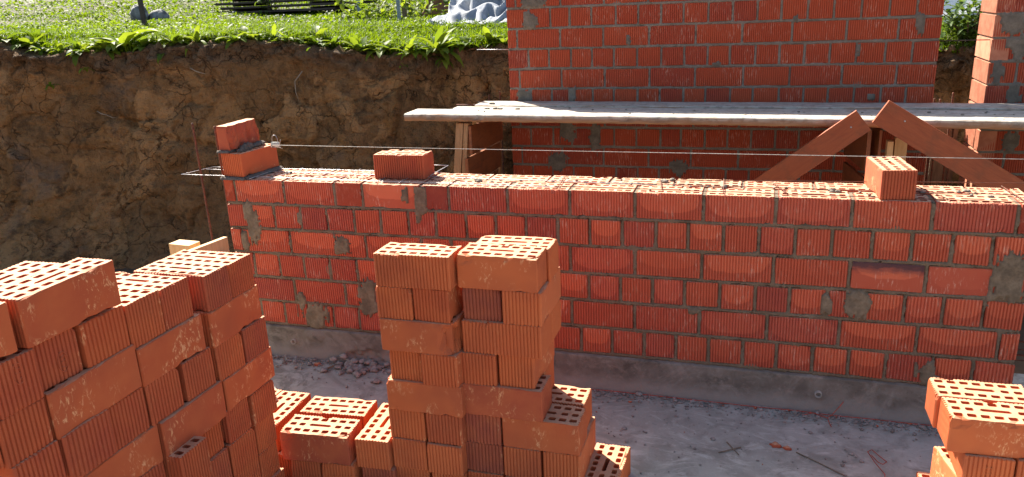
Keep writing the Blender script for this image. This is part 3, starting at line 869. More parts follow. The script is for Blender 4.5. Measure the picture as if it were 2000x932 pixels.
def strip(mb, pts, w, h, seed):
    """a squeezed-out ribbon of mortar"""
    n = len(pts); vs = []; fs = []
    for i, p in enumerate(pts):
        p = Vector(p); q = Vector(pts[min(i + 1, n - 1)]) - Vector(pts[max(i - 1, 0)]); q.normalize(); s = q.cross(Vector((0, 0, 1)))
        k = 1 + .5 * noise.noise(Vector((i * .9, seed, 0))); hh = h * (1 + .5 * noise.noise(Vector((i * 1.3, seed, 5))))
        vs += [p + s * w * k, p + s * w * .6 * k + Vector((0, 0, hh)), p - s * w * .6 * k + Vector((0, 0, hh)), p - s * w * k]
    for i in range(n - 1):
        for a in range(3): fs.append((i * 4 + a, i * 4 + a + 1, i * 4 + a + 5, i * 4 + a + 4))
    fs += [(0, 3, 2, 1), tuple((n - 1) * 4 + a for a in range(4))]
    mb.add(vs, fs, True)
for q in marks: press_mark(*q)
mb = MB()
mb.box((-.525, .128, .0062), (.112, .24, .0135))
strip(mb, [(-.588 + .006 * i, -.002, .0) for i in range(22)], .012, .012, 2.0)
strip(mb, [(-.458 + .0010 * i, .0 + .012 * i, .0) for i in range(21)], .020, .014, 3.0)
ob = mb.build('bed_mortar', M['freshmortar'], None); tag(ob, 'dark fresh mortar bed squeezed out under the orange corner brick', 'mortar')
mb = MB()
mb.box((-.560, .128, .126), (.052, .235, .011), None)
strip(mb, [(-.592 + .006 * i, .004, .121) for i in range(11)], .008, .010, 5.0)
for i in range(11):
    u = i / 10
    lump(mb, (-.506 - .004 * u, .05 + .17 * u, .123 + .006 * u), (.016 + .006 * u, .016, .009 + .016 * max(0, math.sin(u * 5.6))), 3.3 + i, 7, .5)
ob = mb.build('bed_mortar', M['freshmortar'], None); tag(ob, 'dark crumbly mortar heaped against the foot of the split brick', 'mortar')

# mortar crumbs left on the wall top belong to the wall
mb = MB(); r = random.Random(12)
for i in range(70):
    x = r.uniform(-.40, 2.62); y = r.choice((r.uniform(.02, .24), r.uniform(.09, .15)))
    s = r.uniform(.002, .0065)
    lump(mb, (x, y, .001 + s * .3), (s * r.uniform(.8, 2.0), s * r.uniform(.7, 1.5), s * .7), i * 1.3, 4, .5)
for (x, y, s) in ((.20, .17, .014), (1.62, .12, .013), (2.02, .10, .012), (1.40, .20, .014), (2.46, .16, .010), (-.33, .15, .012), (.62, .1, .012)):
    for q in range(4): lump(mb, (x + r.uniform(-.02, .02), y + r.uniform(-.02, .02), .004), (s * r.uniform(.5, 1), s * r.uniform(.4, .8), s * .45), x + q, 5, .6)
ob = mb.build('mortar_crumbs', M['drymortar']); ob['kind'] = 'stuff'; child_world(ob, low_wall)

# reinforcement mesh lying on the wall
mb = MB(); r = random.Random(5)
W = .0016
def wire(mb, a, b, rr=W, sag=.003, seed=0, n=14):
    a = Vector(a); b = Vector(b); L = (b - a).length
    pts = []
    for i in range(n + 1):
        t = i / n
        p = a.lerp(b, t); q = p * 3.1 + Vector((seed, seed * .7, 0))
        p = p + Vector((0, noise.noise(q) * sag * 1.4, abs(noise.noise(q + Vector((7, 0, 0)))) * sag)) * (4 * t * (1 - t))
        pts.append(p)
    mb.tube(pts, rr, 5)
z = .0035
wire(mb, (-.842, .038, z + .004), (1.0, .028, z), seed=1, n=40)
wire(mb, (-.842, .038, z + .004), (-.792, .206, z + .004), n=3, seed=2, sag=0)
wire(mb, (-.792, .206, z + .004), (.40, .236, z), seed=3, n=30)
wire(mb, (-.80, .165, z + .002), (1.37, .120, z), seed=4, n=40)
wire(mb, (.396, .326, z + .012), (.15, .335, z + .012), n=4, seed=6, sag=0); wire(mb, (.396, .326, z + .012), (.372, .15, z), n=4, seed=7, sag=0)
for x in [-.44 + .105 * i for i in range(8)]:
    wire(mb, (x + r.uniform(-.01, .01), -.004, z + .003), (x + r.uniform(-.01, .02), .250, z + .003), n=4, seed=x, sag=.001)
ob = mb.build('masonry_mesh', M['wire']); tag(ob, 'grey steel reinforcement mesh on the low wall, poking out past its left end', 'wire mesh')
mb = MB()
wire(mb, (.98, .050, z), (2.78, .015, z), seed=8, n=36); wire(mb, (1.37, .205, z), (2.78, .232, z + .02), seed=9, n=30); wire(mb, (1.0, .13, z), (2.7, .125, z), seed=12, n=30)
for (xa, ya, xb_, yb_) in ((.99, .0, .975, .20), (1.40, .03, 1.372, .20), (1.86, .02, 1.80, .22), (2.385, .02, 2.318, .19), (2.62, .0, 2.60, .24), (1.63, .0, 1.62, .24)):
    wire(mb, (xa, ya, z + .004), (xb_, yb_, z + .004), W * 1.1, n=5, seed=xa, sag=.001)
ob = mb.build('masonry_mesh', M['rust']); tag(ob, 'rusty reinforcement wires lying along the right half of the low wall', 'wire mesh')

# mason's line and its holder
mb = MB(); mb.tube([(-.335, .128, .1215), (-.300, .0, .162), (.4, -.012, .1618), (1.2, -.018, .1612), (2.0, -.022, .1612), (2.9, -.030, .162)], .0011, 5)
ob = mb.build('mason_line', M['rope']); tag(ob, 'pale taut mason line stretched above the low wall', 'string')
hold = empty('line_holder', (-.395, .165, .120)); tag(hold, 'wound line spool with wire hoop on the orange corner brick', 'line holder')
mb = MB(); mb.tube([(-.018, 0, .012), (.018, 0, .012)], .0105, 10)
for i in range(7): mb.tube([(-.016 + .005 * i + .0006, .0112 * math.cos(t), .012 + .0112 * math.sin(t)) for t in [k * math.pi / 5 for k in range(11)]], .0014, 4, False)
mb.build('spool', M['rope'], hold)
mb = MB(); mb.tube([(-.016, 0, .0)] + [(-.0145 * math.cos(t), 0, .034 + .022 * math.sin(t)) for t in [k * math.pi / 10 for k in range(11)]] + [(.016, 0, .0)], .0012, 5)
mb.build('wire_hoop', M['wire'], hold)
mb = MB(); mb.tube([(-.02, -.006, .001), (.03, -.006, .001)], .002, 6); mb.tube([(.022, 0, .012), (.032, -.012, .018), (.058, -.04, .0415)], .0014, 5); mb.build('pin', M['rope'], hold)

# ------------------------------------------------------------------ rebar
def rebar(x, y, z0, z1, label, group, lean=(0, 0), rr=.0046, name='rebar'):
    mb = MB(); n = max(4, int((z1 - z0) / .009)); pts = []; rs = []
    for i in range(n + 1):
        t = i / n
        pts.append((lean[0] * (1 - t), lean[1] * (1 - t), z0 + (z1 - z0) * t)); rs.append(rr * (1.18 if i % 2 else .92))
    mb.tube(pts, rs, 6)
    o = mb.build(name, M['rust']); o.location = (x, y, 0); return tag(o, label, 'rebar', group)
GRB = 'vertical rebars of the columns'
rebar(-.785, .10, -.86, .240, 'rusty rebar standing free, leftmost beside the low wall end', GRB, (.012, 0))
rebar(-.664, .10, -.86, .226, 'rusty rebar close against the left end of the low wall', GRB, (.02, 0))
rebar(-.64, .30, -.86, .215, 'rusty rebar peeking out behind the split brick', GRB)
rebar(2.657, 1.90, -.86, .104, 'short rusty rebar beside the tall wall, left in the gap', GRB)
rebar(2.697, 1.96, -.86, .092, 'shortest rusty rebar, middle of the gap beside the pier', GRB)
rebar(2.746, 1.90, -.86, .136, 'tallest rusty rebar in the gap beside the pier', GRB)
rebar(2.635, 1.74, -.86, .06, 'rusty rebar under the platform next to the right trestle', GRB)
rebar(2.735, 1.74, -.86, .05, 'rusty rebar under the platform in front of the pier', GRB)
rebar(.149, 1.86, -.86, .160, 'rusty rebar rising behind the platform at the tall wall corner', GRB)
rebar(.075, 1.86, -.86, .143, 'short rusty rebar stub behind the platform, left of its neighbour', GRB)
rebar(2.745, .06, -.86, -.05, 'rusty rebar beyond the right end of the low wall', GRB)
mb = MB()
for i, zz in enumerate((-.52, -.565, -.60, -.635)):
    mb.tube([(2.60, .05 + .03 * i, zz), (2.95, .05 + .03 * i, zz + .004)], .004 if i % 2 == 0 else .0022, 6)
ob = mb.build('column_ties', M['rust']); tag(ob, 'rusty tie wires crossing the gap at the low wall right end', 'rebar')
mb = MB(); mb.tube([(2.56, 1.75, .4235), (2.93, 1.75, .4225)], .0028, 6); ob = mb.build('tie_wire', M['darksteel']); tag(ob, 'dark wire spanning from the tall wall to the pier', 'wire')
mb = MB(); mb.tube([(.05, 1.75, .432), (.32, 1.75, .428)], .0024, 6); ob = mb.build('tie_wire', M['wire']); tag(ob, 'bright wire sticking out of the tall wall left edge', 'wire')

# ------------------------------------------------------------------ plank platform on two trestles
def plank(name, a, b, w, th, mat, label, cat, group, seed, up=Vector((0, 0, 1)), n=60, rough=.004, splash=1.0):
    """sawn board from a to b (centre of the upper face), width w across, rough edges"""
    a = Vector(a); b = Vector(b); d = (b - a); L = d.length; d.normalize(); s = up.cross(d).normalized(); u = d.cross(s)
    mb = MB(); vs = []; fs = []; sp = []; lw = []
    low = [0, 0, 0, 0, 0, 0, 1, 1, 1, 1]
    prof = [(-.5, -.10), (-.47, 0), (-.16, 0), (.16, 0), (.47, 0), (.5, -.10), (.5, -.80), (.47, -1), (-.47, -1), (-.5, -.80)]
    for i in range(n + 1):
        t = i / n
        for k, (pw, ph) in enumerate(prof):
            q = Vector((t * L * 3 + seed * 5, pw * 3, ph))
            e1 = noise.noise(q * 2.2) * rough + noise.noise(q * 9) * rough * .4
            e2 = noise.noise(q * 2.9 + Vector((50, 0, 0))) * rough * .6 + (noise.noise(q * 11 + Vector((9, 9, 9))) * rough * .9 if ph < -.5 else 0)
            p = a + d * (t * L) + s * (pw * w + math.copysign(e1, pw) * (1 if abs(pw) > .4 else 0)) + u * (ph * th + e2)
            vs.append(p); sp.append(splash if ph > -.75 else 0.0); lw.append(low[k])
    m = len(prof)
    for i in range(n):
        for k in range(m):
            k2 = (k + 1) % m; fs.append((i * m + k, i * m + k2, (i + 1) * m + k2, (i + 1) * m + k))
    fs += [tuple(range(m - 1, -1, -1)), tuple(n * m + k for k in range(m))]
    c = (a + b) / 2
    mb.add([v - c for v in vs], fs, False, splash=sp, low=lw)
    o = mb.build(name, mat); o.location = c
    return tag(o, label, cat, group)
GP = 'planks of the platform'
plank('scaffold_plank', (-.165, 1.182, .136), (3.70, 1.202, .101), .200, .040, M['plank'], 'front scaffold plank with sunlit edge and ragged whitened front side', 'plank', GP, 1, n=150, rough=.0032)
plank('scaffold_plank', (.010, 1.395, .1225), (3.70, 1.405, .0925), .165, .030, M['plank'], 'middle scaffold plank behind the front one, cement splashed', 'plank', GP, 2, n=90)
plank('scaffold_plank', (.112, 1.575, .1285), (3.70, 1.588, .1035), .180, .036, M['plank'], 'rear scaffold plank against the foot of the tall wall', 'plank', GP, 3, n=90)
mb = MB(); mb.tube([(-.05, 1.60, .112), (.10, 1.62, .111), (.5, 1.63, .080)], .0055, 6); ob = mb.build('steel_rod', M['rust']); tag(ob, 'thin rusty rod poking out left behind the planks', 'rod')
mb = MB(); r = random.Random(77)
for i in range(120):
    x = r.uniform(.0, 2.9); y = r.choice((1.66, r.uniform(1.10, 1.66))); s = r.uniform(.002, .006) * (1.7 if y == 1.66 else 1)
    zz = .137 - (x + .165) * .0091 + (-.008 if y > 1.29 else 0) + (-.009 if y > 1.48 else 0) + .001
    lump(mb, (x, y + r.uniform(-.012, .012), zz), (s * 1.5, s * 1.3, s * .7), i, 4, .5)
for (x, y) in ((.25, 1.30), (.30, 1.32), (.335, 1.30), (.44, 1.30), (.21, 1.52)):
    for q in range(3): lump(mb, (x + r.uniform(-.012, .012), y, .132), (.012, .010, .006), x * 9 + q, 5, .6)
ob = mb.build('mortar_crumbs', M['drymortar']); tag(ob, kind='stuff', label='grey mortar crumbs scattered on the scaffold planks', cat='crumbs')

def slat(mb, a, b, h, th, **kw):
    """upright board between two points at the centre of its top edge"""
    a = Vector(a); b = Vector(b); d = b - a; L = d.length; d.normalize(); s = Vector((0, 0, 1)).cross(d).normalized()
    vs = []
    for t in (0, L):
        for (w, z) in ((-.5, 0), (.5, 0), (.5, -1), (-.5, -1)):
            vs.append(a + d * t + s * w * th + Vector((0, 0, z * h)))
    mb.add(vs, [(0, 3, 2, 1), (4, 5, 6, 7), (0, 1, 5, 4), (1, 2, 6, 5), (2, 3, 7, 6), (3, 0, 4, 7)], **kw)
def post(mb, x, y, z1, w, d, lean=0.0, z0=-.855):
    vs = []
    for z, dx in ((z0, lean), (z1, 0)):
        for sx, sy in ((-1, -1), (1, -1), (1, 1), (-1, 1)):
            vs.append((x + dx + sx * w / 2, y + sy * d / 2, z))
    mb.add(vs, [(0, 3, 2, 1), (4, 5, 6, 7), (0, 1, 5, 4), (1, 2, 6, 5), (2, 3, 7, 6), (3, 0, 4, 7)])
tl = empty('wooden_trestle', (.2, 1.4, -.855)); tag(tl, 'brown trestle of film-faced boards under the left end of the planks', 'trestle')
def tchild(mb, name, mat, par): return child_world(mb.build(name, mat), par)
mb = MB(); post(mb, .150, 1.15, .0765, .042, .05, -.11); tchild(mb, 'post', M['oldpost'], tl)
mb = MB(); post(mb, .186, 1.152, .0760, .025, .046, -.10); tchild(mb, 'post', M['oldpost'], tl)
mb = MB(); post(mb, .175, 1.70, .060, .04, .04, -.02); tchild(mb, 'post', M['oldpost'], tl)
for (zt_, h, y0, y1, th) in ((.060, .160, 1.125, 1.86, .016), (-.118, .155, 1.10, 1.79, .018), (-.292, .20, 1.08, 1.75, .018), (-.51, .2, 1.08, 1.75, .018)):
    mb = MB(); slat(mb, (.208 - (.06 - zt_) * .12, y0, zt_), (.208 - (.06 - zt_) * .12, min(y1, 1.685) , zt_ - .012), h, th); tchild(mb, 'side_board', M['ply'], tl)
for yy in (1.33, 1.50): 
    mb = MB(); post(mb, .172, yy, .055, .03, .05, -.08); tchild(mb, 'post', M['timber'], tl)
tr = empty('wooden_trestle', (2.3, 1.4, -.855)); tag(tr, 'dark trestle with pale timber posts under the right part of the planks', 'trestle')
for (zt_, h, y0, y1) in ((.040, .205, 1.215, 1.66), (-.205, .16, 1.22, 1.66), (-.42, .2, 1.22, 1.66)):
    mb = MB(); slat(mb, (2.262 , y0, zt_), (2.205, y1, zt_ - .004), h, .018); tchild(mb, 'side_board', M['ply'], tr)
mb = MB(); slat(mb, (2.311, 1.20, .045), (2.291, 1.32, .043), .55, .012); tchild(mb, 'panel', M['ply'], tr)
for (x, y, z1, w, d) in ((2.352, 1.19, -.004, .026, .060), (2.384, 1.225, .006, .014, .05), (2.413, 1.235, .000, .042, .045)):
    mb = MB(); post(mb, x, y, z1, w, d, 0); tchild(mb, 'post', M['timber'], tr)
mb = MB(); slat(mb, (2.30, 1.50, .060), (2.30, 1.66, .060), .05, .03); tchild(mb, 'head_beam', M['oldpost'], tr)

# two braces nailed across the front of the platform
def brace(top, ang, L, w, th, y, label, nail):
    c, s = math.cos(ang), math.sin(ang)
    o = empty('brace_board', (top[0], y, top[1])); tag(o, label, 'board', 'braces in front of the platform')
    mb = MB(); n = 30; vs = []; fs = []
    for i in range(n + 1):
        t = -L * i / n
        for (pw, pd) in ((-.5, -.5), (.5, -.5), (.5, .5), (-.5, .5)):
            e = .0012 * noise.noise(Vector((t * 14 + ang, pw * 4, pd)))
            vs.append(Vector((t, pd * th, pw * w + e)))
    for i in range(n):
        for k in range(4):
            k2 = (k + 1) % 4; fs.append((i * 4 + k, i * 4 + k2, (i + 1) * 4 + k2, (i + 1) * 4 + k))
    fs += [(3, 2, 1, 0), tuple(n * 4 + k for k in range(4))]
    mb.add(vs, fs, False)
    b = mb.build('board', M['brace'], o)
    mb = MB(); mb.tube([(nail[0], -th / 2 - .0025, nail[1]), (nail[0], -th / 2 + .001, nail[1])], .0042, 10); mb.build('nail', M['nail'], o)
    o.rotation_euler = (0, -ang, 0) 
    return o
brace((2.209, .119), rad(38.0), 1.25, .114, .022, 1.045, 'left brace board rising to the right across the plank edge', (-.062, .006))
ob = brace((2.278, .160), rad(180 - 31.8), 1.85, .120, .024, 1.040, 'right brace board falling to the right across the plank edge', (-.112, -.018))

# formwork boards and column at the gap by the pier
for i, (x, w, zz) in enumerate(((2.60, .10, -.02), (2.735, .08, -.01), (2.80, .05, -.05))):
    mb = MB(); post(mb, x, 2.02 + .02 * i, zz, w, .025); o = mb.build('formwork_board', M['grey_wood'])
    tag(o, ['wide grey formwork board upright behind the rebars under the platform', 'narrow grey formwork board upright beside the pier', 'narrowest grey formwork board, tight against the pier'][i], 'board', 'formwork boards in the gap')

# ------------------------------------------------------------------ pale sawhorse behind the left stack
sh = empty('sawhorse', (-.35, -.42, -.855)); tag(sh, 'raw timber sawhorse behind the far end of the left stack', 'sawhorse')
mb = MB(); slat(mb, (-.325, -.365, -.150), (-.375, -.70, -.150), .066, .020); tchild(mb, 'beam', M['timber'], sh)
mb = MB(); slat(mb, (-.395, -.47, -.150), (-.500, -.462, -.150), .050, .060); tchild(mb, 'block', M['timber'], sh)
for (x, y, dx) in ((-.345, -.42, -.12), (-.345, -.42, .12), (-.37, -.66, -.12), (-.37, -.66, .12)):
    mb = MB(); post(mb, x + (.025 if dx > 0 else -.025), y, -.2, .03, .03, dx); tchild(mb, 'leg', M['timber'], sh)
mb = MB(); slat(mb, (-.43, -.455, -.201), (-.35, -.46, -.201), .03, .03); tchild(mb, 'cross_piece', M['timber'], sh)

# ------------------------------------------------------------------ ground, floor, earth bank
def sheet(name, x0, x1, y0, y1, nx, ny, zf, mat):
    mb = MB(); vs = []; fs = []
    for j in range(ny + 1):
        for i in range(nx + 1):
            x = x0 + (x1 - x0) * i / nx; y = y0 + (y1 - y0) * j / ny
            vs.append((x, y, zf(x, y)))
    w = nx + 1
    for j in range(ny):
        for i in range(nx):
            a = j * w + i; fs.append((a, a + 1, a + w + 1, a + w))
    mb.add(vs, fs, True); return mb.build(name, mat)
ob = sheet('floor', -1.6, 3.4, -1.6, .5, 260, 110, lambda x, y: -.8555 + .004 * noise.noise(Vector((x * 2, y * 2, 0))) + .0025 * noise.noise(Vector((x * 14, y * 14, 5))) + .0012 * noise.noise(Vector((x * 50, y * 50, 5))), M['floor']); tag(ob, kind='structure')
ob = sheet('ground', -60, 60, -60, 3.2, 4, 4, lambda x, y: -.868, M['pitsoil']); tag(ob, kind='structure')
ob = sheet('ground', -8, 12, .45, 3.2, 40, 10, lambda x, y: -.862 + .004 * noise.noise(Vector((x * 3, y * 3, 1))), M['shadeclay']); tag(ob, kind='structure')  # darker sheet added between the walls to deepen shade under the planks

def edge_y(x):
    b = 2.11 + .3 * x if x < .3 else 2.20 + .22 * (x - .3) if x < 2 else 2.574 + .05 * (x - 2)
    if x < -4: b = .91 - .55 * (-4 - x)
    return b
TOPX = [-9, -4.2, -3.4, -3.107, -2.922, -2.793, -2.628, -2.464, -2.298, -2.028, -1.634, -1.275, -1.019, -.762, -.502, -.339, -.173, .12, 1, 2.2, 2.75, 4, 9]
TOPZ = [.62, .62, .63, .615, .551, .535, .528, .521, .523, .558, .557, .545, .491, .446, .425, .415, .45, .455, .45, .42, .33, .36, .4]
def edge_z(x): return float(np.interp(x, TOPX, TOPZ)) - .035
def rim(x):     # wander of the rim
    return .06 * noise.noise(Vector((x * 1.1, 3, 0))) + .03 * noise.noise(Vector((x * 4.3, 8, 0)))

def bank():
    mb = MB(); vs = []; fs = []; ts = []; cc = []
    xs = list(np.linspace(-8, -3.7, 50)) + list(np.linspace(-3.68, 1.0, 430)) + list(np.linspace(1.02, 2.4, 40)) + list(np.linspace(2.42, 3.0, 60)) + list(np.linspace(3.05, 8, 30))
    nv = 210
    for x in xs:
        ey = edge_y(x) + rim(x); ez = edge_z(x); zb = -.95
        for j in range(nv + 1):
            t = j / nv
            if t < .86:
                s = t / .86; z = zb + (ez - zb) * s
                y = ey - .32 * (1 - s) ** 1.25 - .34 * (max(0, .26 - s) / .26) ** 1.5
                edge = 1 - (1 - s) * 6
                P = Vector((x, y, z))
                wv = Vector((noise.noise(P * 3.1), noise.noise(P * 3.1 + Vector((7, 7, 7))), noise.noise(P * 3.1 + Vector((3, 9, 1)))))
                big = fbm(Vector((P.x * 1.5, P.y, P.z * .9)) + Vector((3, 0, 0)), 4) * .10
                # broken slabs of clay
                A = Vector((P.x * 2.6, P.y * .6, P.z * 1.7)) + wv * .55
                d1, p1 = noise.voronoi(A); slab = noise.cell(p1[0] * 31.7) * .034 - .014 * max(0, 1 - (d1[1] - d1[0]) / .10)
                B = P * 7.5 + wv * 1.3
                d2, p2 = noise.voronoi(B); m2 = max(0, min(1, .5 + 2.2 * noise.noise(P * 1.9 + Vector((5, 0, 2)))))
                slab += (noise.cell(p2[0] * 17.3) * .013 - .010 * max(0, 1 - (d2[1] - d2[0]) / .12)) * m2
                # bucket-tooth gouges, upright and in groups
                mg = max(0, min(1, .35 + 2.0 * noise.noise(Vector((x * 1.4, 2, z * 1.1)))))
                gou = noise.noise(Vector((x * 5.2, 1, z * .7))) * .040 + mg * (abs(noise.noise(Vector((x * 11 + .4 * z, 4, z * .6)))) * .075 + noise.noise(Vector((x * 34, 4, z * 1.5))) * .008)
                med = noise.turbulence(P * 4.5 + wv, 5, True) * -.028
                fine = fbm(P * 17, 4) * .016 + noise.noise(P * 62) * .004
                near = max(0.0, min(1.0, (z - (ez - .17 + .08 * noise.noise(Vector((x * 2, 0, 4))))) / .10))
                vo = noise.voronoi(P * 13 + wv * 1.6)[0]; vo3 = noise.voronoi(P * 31 + wv * 3)[0]
                clod = (vo[1] - vo[0]) * .075 * near + (vo3[1] - vo3[0]) * .022 * near + fbm(P * 6, 4) * .06 * near
                y += -big - gou + med - fine - clod - slab
                # hollow at the left end and its buttress
                bx = -2.70 + (ez - z) * .17 + .05 * noise.noise(Vector((z * 5, 3, 1))) + .02 * noise.noise(Vector((z * 19, 3, 1)))
                d = (x - bx) / .11; sg = 1 / (1 + math.exp(-max(-30, min(30, d * 3))))
                if x > -5:
                    y += (.13 * sg * max(0, 1 - max(0, x - bx) / .42) - .12 * (1 - sg) * max(0, 1 - abs(x - bx) / .9)) * min(1, s * 1.6)
                # dark ledge dropping to the right
                lz = .02 - (x + 2.3) * .30
                if -2.6 < x < -1.0:
                    y += .045 * math.exp(-((z - lz) / .030) ** 2)
                    if z < lz: y += .018 * min(1, (lz - z) / .2)
                z += .012 * noise.noise(P * 24 + Vector((2, 2, 8))) + .006 * noise.noise(P * 55)
                vs.append((x, y, z)); ts.append(near); cc.append(.5 * noise.cell(p1[0] * 11.3) + .5 * m2 * noise.cell(p2[0] * 9.7) + .25)
            else:
                s = (t - .86) / .14
                y = ey + .55 * s; z = ez + .02 * s
                P = Vector((x, y, z))
                vo = noise.voronoi(P * 16)[0]
                z += (fbm(P * 5, 4) * .04 + (vo[1] - vo[0]) * .06) * max(0, 1 - s * 1.7) - .02 * s
                vs.append((x, y, z)); ts.append(1.0); cc.append(.5)
    w = nv + 1
    for i in range(len(xs) - 1):
        for j in range(nv):
            a = i * w + j; fs.append((a, a + w, a + w + 1, a + 1))
    mb.add(vs, fs, True, topsoil=ts, clay=cc)
    return mb.build('earth_bank', M['earth'])
ob = bank(); tag(ob, kind='structure')

def lawn_h(x, y, e=None):
    e = max(0, y - edge_y(max(-9, min(9, x))) - rim(x)) if e is None else e
    k = min(1, e / 1.5); k = k * k * (3 - 2 * k)
    return edge_z(x) * (1 - k) + .49 * k + .012 + .033 * e + .060 * max(0, e - 4.3) + .02 * noise.noise(Vector((x * 1.3, y * 1.3, 2))) * min(1, e)
def lawn():
    mb = MB(); vs = []; fs = []
    xs = list(np.linspace(-60, -9, 10)) + list(np.linspace(-8.8, 8, 120)) + list(np.linspace(9, 60, 10))
    es = [.06, .12, .25, .5, .8, 1.2, 1.7, 2.3, 3, 4, 5.2, 6.5, 8, 10, 14, 20, 30, 60]
    for x in xs:
        for e in es:
            y = edge_y(max(-9, min(9, x))) + rim(x) + e
            z = lawn_h(x, y, e) - (.03 if e < .1 else 0)
            vs.append((x, y, z))
    w = len(es)
    for i in range(len(xs) - 1):
        for j in range(w - 1):
            a = i * w + j; fs.append((a, a + w, a + w + 1, a + 1))
    mb.add(vs, fs, True); return mb.build('lawn', M['soil'])
ob = lawn(); tag(ob, kind='structure')

# ------------------------------------------------------------------ grass
def grass():
    r = random.Random(4)
    V = []; F = []; R_ = []
    def blade(x, y, z, h, w, az, bend, rv):
        c, s = math.cos(az), math.sin(az)
        n = len(V)
        px, py = -s * w / 2, c * w / 2
        for t, k in ((0, 1), (.55, .8)):
            dx = bend * t * t * h
            V.append((x + c * dx + px * k, y + s * dx + py * k, z + h * t)); V.append((x + c * dx - px * k, y + s * dx - py * k, z + h * t))
        dx = bend * h
        V.append((x + c * dx, y + s * dx, z + h * (1 - .25 * bend)))
        F.append((n, n + 1, n + 3, n + 2)); F.append((n + 2, n + 3, n + 4))
        R_.extend([rv] * 5)
    def leaf(x, y, z, s, rv):
        n = len(V)
        a = Vector((r.gauss(0, 1), r.gauss(0, 1), r.gauss(0, .45))).normalized(); b = a.cross(Vector((r.gauss(0, .5), r.gauss(0, .5), 1))).normalized()
        p = Vector((x, y, z))
        for u, v_ in ((-1, 0), (-.2, -.62), (1, 0), (-.2, .62)):
            V.append(tuple(p + a * u * s + b * v_ * s))
        F.append((n, n + 1, n + 2, n + 3)); R_.extend([rv] * 4)
    def clump(x, y):
        return .5 + .5 * noise.noise(Vector((x * 1.6, y * 1.6, 0))) + .35 * noise.noise(Vector((x * 6, y * 6, 4)))
    def put(x, e, sc, kind):
        y = edge_y(x) + rim(x) + e
        z = lawn_h(x, y, e) - (.03 * (1 - e / .1) if e < .1 else 0)
        c = clump(x, y); rv = min(1, max(0, .25 + .5 * c + r.uniform(-.25, .25)))
        if kind == 'b': blade(x, y, z, sc * r.uniform(.4, 1.15) * (.55 + .7 * c), r.uniform(.004, .008) * (1 + .12 * e), r.uniform(0, 6.28), r.uniform(.1, 1.0), rv)
        else: leaf(x, y, z + sc * r.uniform(.1, .75) * (.4 + .8 * c), r.uniform(.007, .017) * (1 + .14 * e), rv)
    for i in range(30000): put(r.uniform(-4.7, .8), .03 + abs(r.gauss(0, .55)), .085, 'b')
    for i in range(30000): put(r.uniform(-5.2, .8), .03 + abs(r.gauss(0, .9)), .075, 'l')
    for i in range(26000):
        e = r.uniform(.3, 6.0); put(r.uniform(-7.5, .6), e, .075 / (1 + .12 * e), 'b')
    for i in range(42000):
        e = .4 + 7 * r.random() ** 1.3; put(r.uniform(-8.5, .6), e, .085 / (1 + .14 * e), 'l')
    for i in range(3500): put(r.uniform(1.8, 3.6), abs(r.gauss(.1, .35)), .09, r.choice('bl'))
    me = bpy.data.meshes.new('grass'); me.from_pydata(V, [], F)
    at = me.attributes.new('rnd', 'FLOAT', 'POINT'); at.data.foreach_set('value', R_)
    me.materials.append(M['grass'])
    o = bpy.data.objects.new('grass', me); link(o); tag(o, 'sunlit green grass and clover on the ground above the cut bank', 'grass', kind='stuff')
    # clover heads
    mb = MB()
    for i in range(330):
        x = r.uniform(-7.5, .4); e = .25 + 6 * r.random() ** 1.2
        if noise.noise(Vector((x * .8, e * .8, 9))) < -.1: continue
        y = edge_y(x) + rim(x) + e; z = lawn_h(x, y, e) + r.uniform(.03, .07)
        s = r.uniform(.006, .010) * (1 + .08 * e)
        v = [(x + s * a, y + s * b, z + s * c) for a, b, c in ((1, 0, 0), (-1, 0, 0), (0, 1, 0), (0, -1, 0), (0, 0, 1), (0, 0, -1))]
        mb.add(v, [(0, 2, 4), (2, 1, 4), (1, 3, 4), (3, 0, 4), (2, 0, 5), (1, 2, 5), (3, 1, 5), (0, 3, 5)], True)
    o = mb.build('clover_flowers', M['flower']); tag(o, 'white clover heads dotted through the grass', 'flowers', kind='stuff')
grass()

# ------------------------------------------------------------------ weeds
def leaf_blade(mb, base, az, el, L, w, curl, rv, r, wavy=.0):
    """a broad leaf with folded midrib, arching over"""
    n = 6; vs = []; fs = []
    d = Vector((math.cos(az) * math.cos(el), math.sin(az) * math.cos(el), math.sin(el)))
    s = Vector((-math.sin(az), math.cos(az), 0)); p = Vector(base); e = el
    for i in range(n + 1):
        t = i / n
        ww = w * (math.sin(math.pi * min(1, t * .9 + .1)) ** .7) * (.35 if t < .15 else 1) * .5
        if i == n: ww = .0006
        u = d.cross(s)
        k = 1 + wavy * math.sin(t * 19 + rv * 9)
        vs += [p + s * ww * k + Vector((0, 0, ww * .35)), p, p - s * ww * k + Vector((0, 0, ww * .35))]
        e -= curl / n
        d = Vector((math.cos(az) * math.cos(e), math.sin(az) * math.cos(e), math.sin(e)))
        p = p + d * (L / n)
    for i in range(n):
        a = i * 3
        fs += [(a, a + 1, a + 4, a + 3), (a + 1, a + 2, a + 5, a + 4)]
    mb.add(vs, fs, True, rnd=min(1, max(0, rv)))
